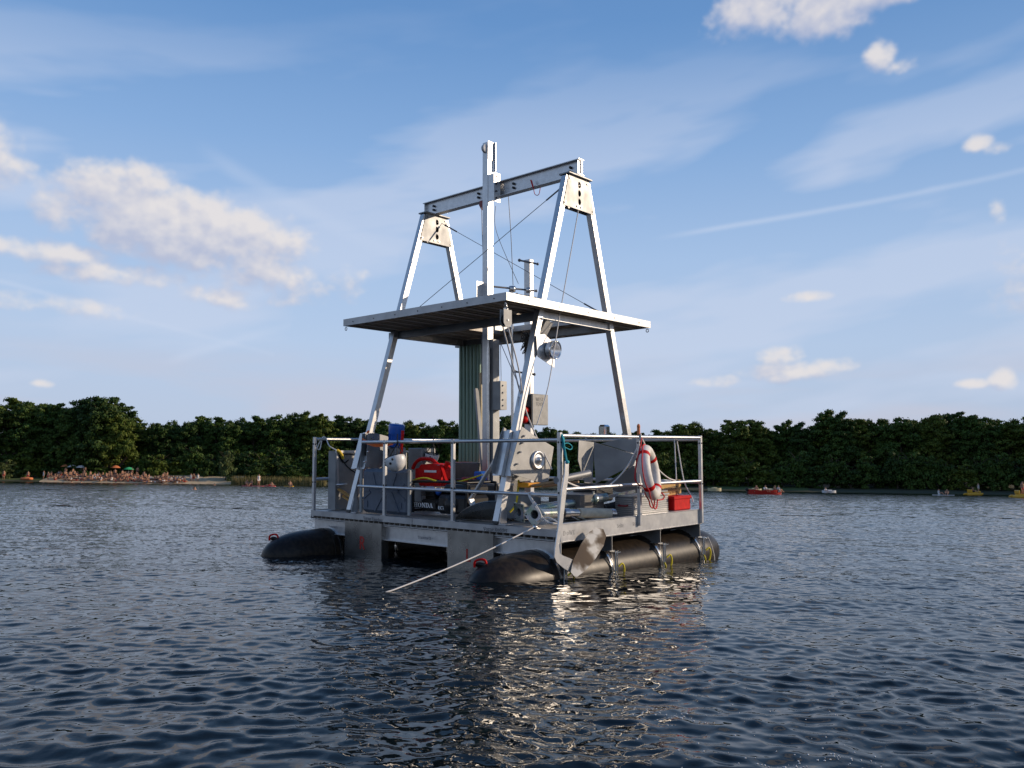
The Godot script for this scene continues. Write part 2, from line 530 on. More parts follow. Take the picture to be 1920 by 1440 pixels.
func make_sky() -> Texture2D:
	sky_noise.seed = 31
	sky_noise.noise_type = FastNoiseLite.TYPE_SIMPLEX_SMOOTH
	sky_noise.frequency = 0.09
	sky_noise.fractal_octaves = 6
	sky_noise.fractal_gain = 0.52
	sky_wisp.seed = 37
	sky_wisp.noise_type = FastNoiseLite.TYPE_SIMPLEX_SMOOTH
	sky_wisp.frequency = 0.03
	sky_wisp.fractal_octaves = 5
	clouds = [
		[-26.0, 17.2, 4.2, 2.5, 1.25], [-23.0, 15.6, 6.2, 3.0, 1.45], [-19.0, 15.0, 5.6, 3.0, 1.2], [-28.8, 16.0, 2.6, 2.1, 0.75], [-17.5, 13.4, 4.4, 1.9, 0.8],
		[-30.0, 13.3, 4.4, 1.0, 0.85], [-26.0, 12.4, 4.5, 1.0, 0.7], [-19.6, 11.6, 3.2, 1.1, 0.62], [-28.5, 10.2, 4.2, 0.8, 0.5], [-33.5, 17.8, 3.0, 2.8, 0.75],
		[-14.5, 12.2, 2.6, 1.3, 0.42], [-29.4, 5.5, 0.75, 0.33, 0.9], [-11.3, 13.0, 1.8, 1.4, 0.4],
		[18.6, 7.3, 3.6, 0.95, 0.95], [18.0, 8.2, 1.5, 0.9, 0.7], [21.0, 7.6, 1.6, 0.7, 0.75], [14.0, 6.9, 2.4, 0.5, 0.5], [30.5, 6.3, 0.9, 0.9, 1.0], [29.2, 6.2, 1.2, 0.4, 0.7], [33.5, 5.8, 2.0, 0.9, 0.8],
		[17.5, 29.7, 4.2, 2.4, 0.95], [21.5, 29.5, 4.0, 2.6, 1.15], [24.8, 30.0, 3.4, 2.2, 1.0], [20.0, 31.5, 6.5, 2.0, 0.9],
		[24.7, 26.0, 1.1, 1.2, 0.8], [25.9, 25.3, 1.4, 0.65, 0.7], [30.0, 20.2, 0.9, 0.7, 0.75], [30.8, 19.8, 1.2, 0.45, 0.6], [30.8, 16.4, 0.5, 1.0, 0.5], [33.5, 11.5, 3.4, 3.4, 0.42], [19.5, 12.2, 1.8, 0.45, 0.5]]
	streaks = [[9.0, 16.4, 36.0, 18.7, 0.28, 0.42, 0.5], [-36.0, 12.0, -16.0, 8.2, 0.26, 0.30, 0.3], [-23.0, 7.2, -15.0, 10.2, 0.5, 0.28, 0.3], [-22.0, 21.0, -8.0, 15.2, 0.9, 0.22, -0.6]]
	var rc := RandomNumberGenerator.new()
	rc.seed = 77
	for i in 34:  # the same kind of scattered cloud all the way round
		var az := rc.randf_range(48.0, 312.0)
		if az > 180.0: az -= 360.0
		var el := rc.randf_range(5.0, 40.0)
		for j in rc.randi_range(1, 3):
			clouds.append([az + rc.randf_range(-3, 3), el + rc.randf_range(-1, 1), rc.randf_range(1.5, 6.0), rc.randf_range(0.6, 2.4), rc.randf_range(0.5, 1.15)])
	var cw := 1024
	var ch := 512
	var small := PackedFloat32Array()
	small.resize(cw * ch * 3)
	for y in ch:
		var el := 90.0 - (y + 0.5) * 180.0 / ch
		for x in cw:
			var c := Vector3(0.05, 0.07, 0.09)
			if el > -1.0:
				c = sky_color(fposmod((x + 0.5) * 360.0 / cw + 180.0, 360.0) - 180.0, maxf(el, 0.0))
			var k := (y * cw + x) * 3
			small[k] = c.x; small[k + 1] = c.y; small[k + 2] = c.z
	var im := Image.create_from_data(cw, ch, false, Image.FORMAT_RGBF, small.to_byte_array())
	im.resize(4096, 2048, Image.INTERPOLATE_BILINEAR)
	var x0 := 2048 - 460
	var y0 := 1024 - 420
	var fw := 920
	var fh := 424
	var fine := PackedFloat32Array()
	fine.resize(fw * fh * 3)
	for y in fh:
		var el := 90.0 - (y0 + y + 0.5) * 180.0 / 2048.0
		for x in fw:
			var c := sky_color((x0 + x + 0.5) * 360.0 / 4096.0 - 180.0, maxf(el, 0.0))
			var k := (y * fw + x) * 3
			fine[k] = c.x; fine[k + 1] = c.y; fine[k + 2] = c.z
	var window := Image.create_from_data(fw, fh, false, Image.FORMAT_RGBF, fine.to_byte_array())
	im.blit_rect(window, Rect2i(460, 0, 460, fh), Vector2i(0, y0))  # the panorama's edge looks towards -z
	im.blit_rect(window, Rect2i(0, 0, 460, fh), Vector2i(4096 - 460, y0))
	return ImageTexture.create_from_image(im)

# ---------------------------------------------------------------- water
var wv := []

func wave(x: float, z: float, cell: float) -> float:
	if cell > 0.25:  # far off only the longer waves can be told apart
		return wv[0].get_noise_2d(x * 0.4, z * 0.46) * 0.042 + (0.5 - absf(wv[1].get_noise_2d(x * 0.5, z * 0.65))) * 0.024
	if cell > 0.1:
		return wv[0].get_noise_2d(x * 0.6, z * 0.7) * 0.024 + (0.5 - absf(wv[1].get_noise_2d(x * 0.55 + z * 0.2, z * 0.75))) * 0.022
	var a: float = wv[0].get_noise_2d(x, z * 1.2)
	var b: float = wv[1].get_noise_2d(x * 0.8 + z * 0.35, z * 1.2 - x * 0.15)
	var c: float = wv[2].get_noise_2d(x * 0.85, z * 1.15)
	var gust: float = 1.0 + 0.4 * wv[0].get_noise_2d(x * 0.12 + 300.0, z * 0.12) + 0.3 * wv[0].get_noise_2d(x * 0.36 - 90.0, z * 0.36)
	var swell: float = wv[0].get_noise_2d(x * 0.35 + 17.0, z * 0.5) * 0.012
	if cell > 0.05:
		return swell + a * 0.011 + gust * ((0.5 - absf(b)) * 0.011 + c * 0.0075)
	return swell + a * 0.010 + gust * ((0.5 - absf(b)) * 0.0095 + c * 0.0052 + wv[3].get_noise_2d(x, z) * 0.0014)

func water() -> void:
	for k in [[41, 1.35], [42, 3.3], [43, 6.6], [44, 12.5]]:
		var f := FastNoiseLite.new()
		f.seed = k[0]
		f.noise_type = FastNoiseLite.TYPE_SIMPLEX_SMOOTH
		f.frequency = k[1]
		f.fractal_type = FastNoiseLite.FRACTAL_NONE
		wv.append(f)
	var m := ArrayMesh.new()
	for patch in [[-4.2, 4.2, -5.3, -1.6, 0.016], [-7.2, 7.2, -9.6, -5.2, 0.026], [-21.5, 21.5, -30.0, -9.5, 0.075], [-45.0, 45.0, -66.0, -29.8, 0.15], [-112.0, 112.0, -172.0, -65.5, 0.30]]:
		var cell: float = patch[4]
		var nx := int((patch[1] - patch[0]) / cell) + 1
		var nz := int((patch[3] - patch[2]) / cell) + 1
		var hgt := PackedFloat32Array()
		hgt.resize((nx + 2) * (nz + 2))
		for j in nz + 2:
			for i in nx + 2:
				hgt[j * (nx + 2) + i] = wave(patch[0] + (i - 1) * cell, patch[3] - (j - 1) * cell, cell)
		var vs := PackedVector3Array()
		var ns := PackedVector3Array()
		vs.resize(nx * nz)
		ns.resize(nx * nz)
		for j in nz:
			for i in nx:
				var q := (j + 1) * (nx + 2) + i + 1
				vs[j * nx + i] = Vector3(patch[0] + i * cell, hgt[q], patch[3] - j * cell)
				ns[j * nx + i] = Vector3(hgt[q - 1] - hgt[q + 1], 2.0 * cell, hgt[q + nx + 2] - hgt[q - nx - 2]).normalized()
		var ix := PackedInt32Array()
		ix.resize((nx - 1) * (nz - 1) * 6)
		var t := 0
		for j in nz - 1:
			for i in nx - 1:
				var a := j * nx + i
				ix[t] = a; ix[t + 1] = a + nx; ix[t + 2] = a + 1
				ix[t + 3] = a + 1; ix[t + 4] = a + nx; ix[t + 5] = a + nx + 1
				t += 6
		var arr := []
		arr.resize(Mesh.ARRAY_MAX)
		arr[Mesh.ARRAY_VERTEX] = vs
		arr[Mesh.ARRAY_NORMAL] = ns
		arr[Mesh.ARRAY_INDEX] = ix
		m.add_surface_from_arrays(Mesh.PRIMITIVE_TRIANGLES, arr)
		m.surface_set_material(m.get_surface_count() - 1, M.water_near if cell < 0.05 else (M.water_mid if cell < 0.2 else M.water_far))
	# the rest of the lake, flat at this distance, around the rippled middle
	var f := MB.new()
	f.quad(Vector3(-320, -0.13, 90), Vector3(320, -0.13, 90), Vector3(320, -0.13, -260), Vector3(-320, -0.13, -260), Vector3.UP)
	var arr2 := []
	arr2.resize(Mesh.ARRAY_MAX)
	arr2[Mesh.ARRAY_VERTEX] = f.v
	arr2[Mesh.ARRAY_NORMAL] = f.n
	m.add_surface_from_arrays(Mesh.PRIMITIVE_TRIANGLES, arr2)
	m.surface_set_material(m.get_surface_count() - 1, M.water_far)
	var o := MeshInstance3D.new()
	o.name = "water"
	o.mesh = m
	add_child(o, true)
	tag(o, "dark blue rippled lake water around the raft", "water", "", "structure")

# ---------------------------------------------------------------- shore
const SHORE := [[-205, 60], [-190, 0], [-172, -60], [-150, -112], [-122, -148], [-98, -159], [-70, -163], [-35, -168], [0, -170], [35, -165], [66, -156], [92, -146], [116, -126], [136, -92], [150, -40], [160, 60]]

func shore_point(t: float) -> Vector3:  # t counts shoreline corners
	var i := clampi(int(t), 0, SHORE.size() - 2)
	var g := func(k): return Vector3(SHORE[clampi(k, 0, SHORE.size() - 1)][0], 0, SHORE[clampi(k, 0, SHORE.size() - 1)][1])
	return g.call(i).cubic_interpolate(g.call(i + 1), g.call(i - 1), g.call(i + 2), t - i)

func inland(t: float, off: float) -> Vector3:
	var d := (shore_point(t + 0.05) - shore_point(t - 0.05)).normalized()
	return shore_point(t) + Vector3(d.z, 0, -d.x) * off

func shore_t(x: float) -> float:  # where the far shore has this x
	for i in 1500:
		var t := i * 0.01
		if shore_point(t).x >= x:
			return t
	return 15.0

const RISE := [[-3.0, -0.8], [0.0, -0.08], [0.6, 0.18], [4.0, 0.45], [12.0, 1.0], [30.0, 1.7], [45.0, 3.2], [70.0, 7.0], [190.0, 11.0]]

func ground_at(off: float) -> float:
	for i in range(1, RISE.size()):
		if off <= RISE[i][0]:
			return lerpf(RISE[i - 1][1], RISE[i][1], clampf((off - RISE[i - 1][0]) / (RISE[i][0] - RISE[i - 1][0]), 0, 1))
	return 11.0

func strip(t0: float, t1: float, offs: Array, lift: float, slope := 0.0) -> MB:
	var m := MB.new()
	var n := int((t1 - t0) / 0.1)
	for i in n:
		var a := t0 + (t1 - t0) * i / n
		var b := t0 + (t1 - t0) * (i + 1) / n
		for k in offs.size() - 1:
			var q := []
			for e in [[a, offs[k]], [b, offs[k]], [b, offs[k + 1]], [a, offs[k + 1]]]:
				var p := inland(e[0], e[1])
				p.y = ground_at(e[1]) + lift + maxf(e[1], 0.0) * slope
				q.append(p)
			m.quad(q[0], q[1], q[2], q[3], Vector3.UP)
	return m

func shore() -> void:
	ORG = Vector3.ZERO
	var offs := []
	for k in RISE: offs.append(k[0])
	tag(obj("shore", strip(0.0, 14.99, offs, 0.0), M.bank, self), "low earth bank under the trees round the lake", "shore", "", "structure")
	var s0 := shore_t(-90.0)
	var s1 := shore_t(-54.0)
	tag(obj("beach", strip(s0, s1, [-1.0, 0.0, 0.6, 4.0, 9.5], 0.03, 0.09), M.sand, self), "strip of pale bathing sand on the far left shore", "beach", "", "structure")
	tag(obj("lawn", strip(shore_t(-108.0), s0 - 0.02, [0.3, 4.0, 9.0], 0.04), M.lawn, self), "sunlit mown grass beside the bathing beach", "grass", "", "structure")
	tag(obj("lawn", strip(shore_t(38.0), shore_t(56.0), [0.3, 4.0, 12.0], 0.04), M.lawn, self), "dim green lawn by the water on the right bank", "grass", "", "structure")

# ---------------------------------------------------------------- trees
func leaf_mass(sd: int, h: float, r: float, puffs: int, leaves: int, leaf: float, shape: String) -> ArrayMesh:
	var g := RandomNumberGenerator.new()
	g.seed = sd
	var vs := PackedVector3Array()
	var ns := PackedVector3Array()
	var cs := PackedColorArray()
	var subs := []
	var count := 9 if shape != "tall" else 8
	for i in count:  # the limbs end in smaller crowns, which give the outline its bumps
		var f := float(i) / (count - 1)
		var an := i * 2.4 + g.randf_range(-0.5, 0.5)
		var out := 0.0
		var y := 0.0
		if shape == "tall":
			y = lerpf(0.2, 0.86, f)
			out = r * 0.28 * (1.0 - f)
		elif shape == "willow":
			y = lerpf(0.25, 0.72, f)
			out = r * 0.55 * (1.0 - f * 0.8)
		else:
			y = lerpf(0.28, 0.80, f) + g.randf_range(-0.05, 0.05)
			out = r * (0.66 - 0.5 * f * f) * g.randf_range(0.75, 1.15)
		var sr := r * g.randf_range(0.40, 0.58) * (0.8 if f > 0.8 else 1.0)
		subs.append([Vector3(cos(an) * out, h * y, sin(an) * out), sr])
	for p in puffs:
		var sub: Array = subs[g.randi() % subs.size()]
		var dir := Vector3(g.randfn(), g.randfn() + 0.25, g.randfn()).normalized()
		var m: Vector3 = sub[0] + dir * Vector3(1, 0.85, 1) * sub[1] * pow(g.randf(), 0.3)
		m.y = maxf(m.y, h * 0.08)
		var pr: float = sub[1] * g.randf_range(0.2, 0.42)
		var lift := g.randf_range(0.75, 1.25)
		for q in leaves:
			var e := Vector3(g.randfn(), g.randfn() * 0.75, g.randfn()).normalized()
			var pos := m + e * pr * pow(g.randf(), 0.33) * (1.0 + 0.3 * g.randfn()) * Vector3(1.1, 0.62, 1.1)
			if shape == "willow":
				pos.y -= pr * g.randf() * 0.9
			var nn := (e + Vector3(g.randfn(), g.randfn() + 0.5, g.randfn()) * 0.36).normalized()
			var x := nn.cross(Vector3(g.randfn(), g.randfn(), g.randfn())).normalized()
			var z := nn.cross(x)
			var s := leaf * g.randf_range(0.6, 1.25)
			var tint := g.randf_range(0.19, 0.31) * lift
			var col := Color(tint * g.randf_range(0.85, 1.2), tint, tint * g.randf_range(0.8, 1.1))
			var a := pos - x * s * 0.5
			var b := pos + z * s * 0.36
			var c := pos + x * s * 0.5
			var d := pos - z * s * 0.36 + nn * s * 0.1
			for t in [[a, b, c], [a, c, d]]:
				if (t[2] - t[0]).cross(t[1] - t[0]).dot(nn) < 0.0:
					vs.append(t[0]); vs.append(t[2]); vs.append(t[1])
				else:
					vs.append(t[0]); vs.append(t[1]); vs.append(t[2])
				for w in 3:
					ns.append(nn); cs.append(col)
	var arr := []
	arr.resize(Mesh.ARRAY_MAX)
	arr[Mesh.ARRAY_VERTEX] = vs
	arr[Mesh.ARRAY_NORMAL] = ns
	arr[Mesh.ARRAY_COLOR] = cs
	var m := ArrayMesh.new()
	m.add_surface_from_arrays(Mesh.PRIMITIVE_TRIANGLES, arr)
	return m

func trunk_mesh(sd: int, h: float, r: float) -> ArrayMesh:
	var g := RandomNumberGenerator.new()
	g.seed = sd
	var m := MB.new()
	var k := h * 0.02
	var top := Vector3(g.randf_range(-0.6, 0.6), h * 0.8, g.randf_range(-0.6, 0.6))
	m.tube([Vector3(0, -0.6, 0), Vector3(0, h * 0.08, 0), Vector3(g.randf_range(-0.3, 0.3), h * 0.4, g.randf_range(-0.3, 0.3)), top], [k * 1.3, k, k * 0.7, k * 0.15], 8)
	for i in 9:
		var y := h * g.randf_range(0.2, 0.65)
		var an := g.randf() * TAU
		var d := Vector3(cos(an), g.randf_range(0.4, 1.0), sin(an)) * r * g.randf_range(0.5, 0.8)
		m.tube([Vector3(0, y, 0), Vector3(0, y, 0) + d * 0.5 + Vector3(0, 0.3, 0), Vector3(0, y, 0) + d], [k * 0.5, k * 0.3, k * 0.08], 6)
	return m.mesh()

var tree_kinds := {}

func tree(called: String, kind: String, leafm: String, at: Vector3, h: float, wide: float, turn: float, label: String, category: String, group: String) -> Node3D:
	var k: Array = tree_kinds[kind]
	var o := place(called, label, category, at, turn, group)
	o.scale = Vector3(wide, h / (k[0] as Mesh).get_aabb().end.y * 1.03, wide)
	share("crown", k[0], M[leafm], o)
	share("trunk", k[1], M.bark, o)
	return o

func horizon_y(px: float) -> float:
	return 892.8 + px / 1920.0 * 25.4

func trees() -> void:
	for k in [["broad_a", 101, 16.0, 5.2, "round"], ["broad_b", 102, 16.0, 4.6, "round"], ["broad_c", 103, 16.0, 5.6, "round"], ["tall_a", 104, 18.0, 3.4, "tall"], ["tall_b", 105, 18.0, 3.0, "tall"]]:
		tree_kinds[k[0]] = [leaf_mass(k[1], k[2], k[3], 215, 105, 0.42, k[4]), trunk_mesh(k[1], k[2], k[3]), k[2]]
	tree_kinds["bush"] = [leaf_mass(106, 6.0, 3.2, 90, 70, 0.36, "willow"), trunk_mesh(106, 6.0, 3.0), 6.0]
	tree_kinds["undergrowth"] = [leaf_mass(107, 3.0, 3.6, 50, 60, 0.4, "round"), trunk_mesh(107, 3.0, 2.0), 3.0]
	var g := RandomNumberGenerator.new()
	g.seed = 2024
	# the skyline as the photograph shows it: direction (counted along the picture), top of the crowns, how far behind the waterline
	var sky_line := [[-40, 752, 12], [5, 748, 16], [42, 755, 13], [64, 758, 20], [95, 760, 15], [122, 768, 11], [150, 752, 14], [180, 746, 12], [205, 760, 11], [224, 785, 10], [252, 806, 26], [280, 795, 22], [302, 797, 20], [322, 790, 24],
		[346, 795, 20], [372, 782, 24], [398, 784, 22], [425, 790, 19], [446, 785, 25], [470, 782, 22], [498, 786, 24], [520, 780, 20], [548, 776, 25], [575, 774, 22], [600, 780, 20], [628, 781, 24], [655, 784, 22], [682, 788, 26], [710, 790, 22], [738, 796, 24],
		[765, 790, 22], [792, 795, 25], [820, 789, 22], [850, 792, 24], [880, 795, 22], [910, 794, 24], [945, 783, 22], [968, 778, 25], [995, 802, 22], [1025, 803, 20], [1052, 808, 24], [1082, 812, 22], [1112, 814, 24], [1140, 812, 22], [1170, 814, 25],
		[1200, 812, 22], [1228, 808, 24], [1256, 810, 22], [1284, 797, 20], [1306, 793, 22], [1330, 806, 24], [1352, 812, 22], [1384, 790, 20], [1408, 790, 22], [1430, 793, 20], [1458, 800, 24], [1486, 790, 22], [1510, 794, 20], [1534, 799, 24], [1562, 771, 22],
		[1588, 774, 21], [1612, 788, 22], [1636, 788, 24], [1662, 788, 22], [1690, 785, 20], [1716, 790, 24], [1742, 786, 22], [1764, 780, 20], [1792, 777, 24], [1820, 783, 22], [1850, 784, 20], [1878, 790, 24], [1904, 788, 20], [1935, 782, 22], [1965, 785, 20]]
	for e in sky_line:
		var dx: float = (e[0] - 960.0) / 1583.0
		var t := 5.0
		for i in 700:  # where this direction meets the shore
			t = 3.5 + i * 0.0125
			var q := inland(t, e[2])
			if q.x / -q.z >= dx:
				break
		var at := inland(t, e[2])
		at.y = ground_at(e[2]) - 0.3
		var h: float = (horizon_y(e[0]) - e[1]) / 1572.0 * -at.z + 1.02 - at.y
		var px: float = e[0]
		var kind: String = "broad_" + ["a", "b", "c"][g.randi() % 3]
		var lf: String = ["leaf_olive", "leaf_green", "leaf_green", "leaf_dark"][g.randi() % 4]
		var label := "broadleaf tree behind the bathing beach"
		var group := "trees behind the bathing beach"
		if px > 235 and px < 620:
			label = "dark green broadleaf tree on the bank left of the raft"; group = "trees on the bank left of the raft"
		elif px >= 620 and px < 1320:
			label = "dark broadleaf tree on the far bank behind the raft"; group = "trees on the far bank behind the raft"
		elif px >= 1320:
			label = "dark broadleaf tree on the shaded right bank"; group = "trees on the shaded right bank"
		var called := "broadleaf_tree"
		if px == 180:
			label = "tallest tree with a domed crown at the right end of the beach"; group = ""
		if px in [1562, 1588, 1384, 1408, 1284, 968]:
			kind = "tall_" + ["a", "b"][int(px) % 2]; called = "poplar_tree"
			label = {1562: "left of two tall poplars rising above the dark right bank", 1588: "right of two tall poplars rising above the dark right bank", 1384: "left of two square topped poplars near the red boat",
				1408: "right of two square topped poplars near the red boat", 1284: "slender tree just left of the raft's rear rail post", 968: "slender treetop seen through the raft's mast gap"}[int(px)]
			group = ""
		tree(called, kind, lf, at, h, g.randf_range(0.78, 1.1) * clampf(h / 16.0, 0.75, 1.15), g.randf() * TAU, label, "tree", group)
		# the forest goes on behind the front row
		var back := inland(t + g.randf_range(-0.03, 0.03), e[2] + g.randf_range(9.0, 13.0))
		back.y = ground_at(30.0) - 0.3
		var hb: float = (horizon_y(px) - e[1] - g.randf_range(9, 24)) / 1572.0 * -back.z + 1.02 - back.y
		if px > -10 and px < 1930:
			tree("broadleaf_tree", "broad_" + ["a", "b", "c"][g.randi() % 3], lf, back, hb, g.randf_range(1.0, 1.2), g.randf() * TAU, label if group else "dark broadleaf tree in the forest behind the front row", "tree", group if group else "trees in the forest behind the front row")
	# lower trees and bushes that close the foot of the forest
	for i in 74:
		var t := lerpf(4.4, 11.6, i / 73.0)
		var off := g.randf_range(9.0, 12.0)
		var at := inland(t, off)
		at.y = ground_at(off) - 0.2
		var px := 960.0 + at.x / -at.z * 1583.0
		if px < -40 or px > 1980:
			continue
		var lf: String = ["leaf_olive", "leaf_green", "leaf_green", "leaf_dark"][g.randi() % 4]
		var where := "behind the beach" if px < 350 else ("left of the raft" if px < 620 else ("behind the raft" if px < 1320 else "along the shaded right bank"))
		tree("leafy_bush", "bush", lf, at, g.randf_range(4.0, 7.5) * (0.75 if px > 90 and px < 350 else 1.0), g.randf_range(0.8, 1.3), g.randf() * TAU, "low leafy bush at the foot of the trees " + where, "bush", "bushes at the foot of the trees " + where)
	# the wood on the right goes on past the picture and shades that bank
	for i in 34:
		var t := lerpf(11.2, 13.9, (i % 17) / 16.0)
		var off := 8.0 + (i / 17) * 12.0 + g.randf_range(-2, 2)
		var at := inland(t, off)
		at.y = ground_at(off) - 0.3
		tree("broadleaf_tree", "broad_" + ["a", "b", "c"][g.randi() % 3], ["leaf_olive", "leaf_green", "leaf_green", "leaf_dark"][g.randi() % 4], at, g.randf_range(15, 19), g.randf_range(1.0, 1.25), g.randf() * TAU, "dark broadleaf tree where the right bank curves round", "tree", "trees where the right bank curves round")
	# pale willow by the reeds, bright bush by the lawn
	for e in [[424, 846, 4.0, "bush", "leaf_willow", "pale rounded willow bush beside the reeds", "willow_bush", 0.72], [8, 862, 7.0, "bush", "leaf_willow", "bright green bush on the lawn at the far left", "leafy_bush", 1.0], [478, 868, 5.0, "bush", "leaf_dark", "dim low willow behind the reeds", "willow_bush", 1.1], [545, 872, 5.0, "bush", "leaf_dark", "dim wide bush behind the right end of the reeds", "willow_bush", 1.3]]:
		var t := 5.0
		for i in 700:
			t = 3.5 + i * 0.0125
			var q := inland(t, e[2])
			if q.x / -q.z >= (e[0] - 960.0) / 1583.0:
				break
		var at := inland(t, e[2])
		at.y = ground_at(e[2]) - 0.1
		var h: float = (horizon_y(e[0]) - e[1]) / 1572.0 * -at.z + 1.02 - at.y
		tree(e[6], e[3], e[4], at, h, e[7], 1.3, e[5], "bush", "")
	# reeds: nobody could count them
	var rm := MB.new()
	rm.use_color = true
	var r0 := shore_t(-55.0)
	var r1 := shore_t(-37.0)
	for i in 2600:
		var at := inland(lerpf(r0, r1, g.randf()), g.randf_range(-0.6, 1.8))
		at.y = -0.1
		var h := g.randf_range(1.2, 2.1)
		var lean := Vector3(g.randfn() * 0.14, h, g.randfn() * 0.14)
		var k := g.randf()
		rm.tint = Color(0.26, 0.20, 0.08).lerp(Color(0.12, 0.14, 0.03), k * k) * g.randf_range(0.7, 1.2)
		var x := Vector3(0.05, 0, 0).rotated(Vector3.UP, g.randf() * TAU)
		rm.tri(at - x, at + x, at + lean, Vector3(0, 0, 1))
	tag(obj("reeds", rm, M.reed, self), "tan reeds standing in the shallows left of the raft", "reeds", "", "stuff")

# ---------------------------------------------------------------- people: one continuous skin over tapered bones
func body(bones: Array, cell: float, dress: Callable) -> ArrayMesh:
	var lo := Vector3(1e9, 1e9, 1e9)
	var hi := -lo
	for b in bones:
		for k in 2:
			lo = lo.min(b[k] - Vector3.ONE * b[2 + k])
			hi = hi.max(b[k] + Vector3.ONE * b[2 + k])
	lo -= Vector3.ONE * cell * 1.5
	var nx := int((hi.x - lo.x) / cell) + 3
	var ny := int((hi.y - lo.y) / cell) + 3
	var nz := int((hi.z - lo.z) / cell) + 3
	var f := PackedFloat32Array()
	f.resize(nx * ny * nz)
	var field := func(p: Vector3) -> float:
		var s := 0.0
		for b in bones:
			var pa: Vector3 = p - b[0]
			var ba: Vector3 = b[1] - b[0]
			var t := clampf(pa.dot(ba) / maxf(ba.length_squared(), 1e-6), 0, 1)
			var d: float = (pa - ba * t).length() - lerpf(b[2], b[3], t)
			s += exp(-d * 38.0)
		return -log(maxf(s, 1e-30)) / 38.0
	for z in nz:
		for y in ny:
			for x in nx:
				f[(z * ny + y) * nx + x] = field.call(lo + Vector3(x, y, z) * cell)
	var at := {}
	var vs := []
	for z in nz - 1:
		for y in ny - 1:
			for x in nx - 1:
				var m := Vector3.ZERO
				var c := 0
				for e in [[0, 0, 0, 1, 0, 0], [0, 1, 0, 1, 1, 0], [0, 0, 1, 1, 0, 1], [0, 1, 1, 1, 1, 1], [0, 0, 0, 0, 1, 0], [1, 0, 0, 1, 1, 0], [0, 0, 1, 0, 1, 1], [1, 0, 1, 1, 1, 1], [0, 0, 0, 0, 0, 1], [1, 0, 0, 1, 0, 1], [0, 1, 0, 0, 1, 1], [1, 1, 0, 1, 1, 1]]:
					var a := f[((z + e[2]) * ny + y + e[1]) * nx + x + e[0]]
					var b := f[((z + e[5]) * ny + y + e[4]) * nx + x + e[3]]
					if (a < 0.0) != (b < 0.0):
						m += Vector3(e[0], e[1], e[2]).lerp(Vector3(e[3], e[4], e[5]), a / (a - b))
						c += 1
				if c:
					at[(z * ny + y) * nx + x] = vs.size()
					vs.append(lo + (Vector3(x, y, z) + m / c) * cell)
	var ns := []
	for p in vs:
		var h := cell * 0.4
		ns.append(Vector3(field.call(p + Vector3(h, 0, 0)) - field.call(p - Vector3(h, 0, 0)), field.call(p + Vector3(0, h, 0)) - field.call(p - Vector3(0, h, 0)), field.call(p + Vector3(0, 0, h)) - field.call(p - Vector3(0, 0, h))).normalized())
	var mb := MB.new()
	mb.use_color = true
	for z in range(1, nz - 1):
		for y in range(1, ny - 1):
			for x in range(1, nx - 1):
				var i := (z * ny + y) * nx + x
				for e in [[1, nx, nx * ny], [nx, nx * ny, 1], [nx * ny, 1, nx]]:
					if (f[i] < 0.0) != (f[i + e[0]] < 0.0):
						var q := []
						for k in [i, i - e[1], i - e[1] - e[2], i - e[2]]:
							if at.has(k): q.append(at[k])
						if q.size() == 4:
							mb.tint = dress.call((vs[q[0]] + vs[q[2]]) / 2.0)
							mb.t3(vs[q[0]], vs[q[1]], vs[q[2]], ns[q[0]], ns[q[1]], ns[q[2]])
							mb.t3(vs[q[0]], vs[q[2]], vs[q[3]], ns[q[0]], ns[q[2]], ns[q[3]])
	return mb.mesh()

const SKIN := Color(0.42, 0.22, 0.13)
const HAIR := Color(0.07, 0.04, 0.025)
var poses := {}

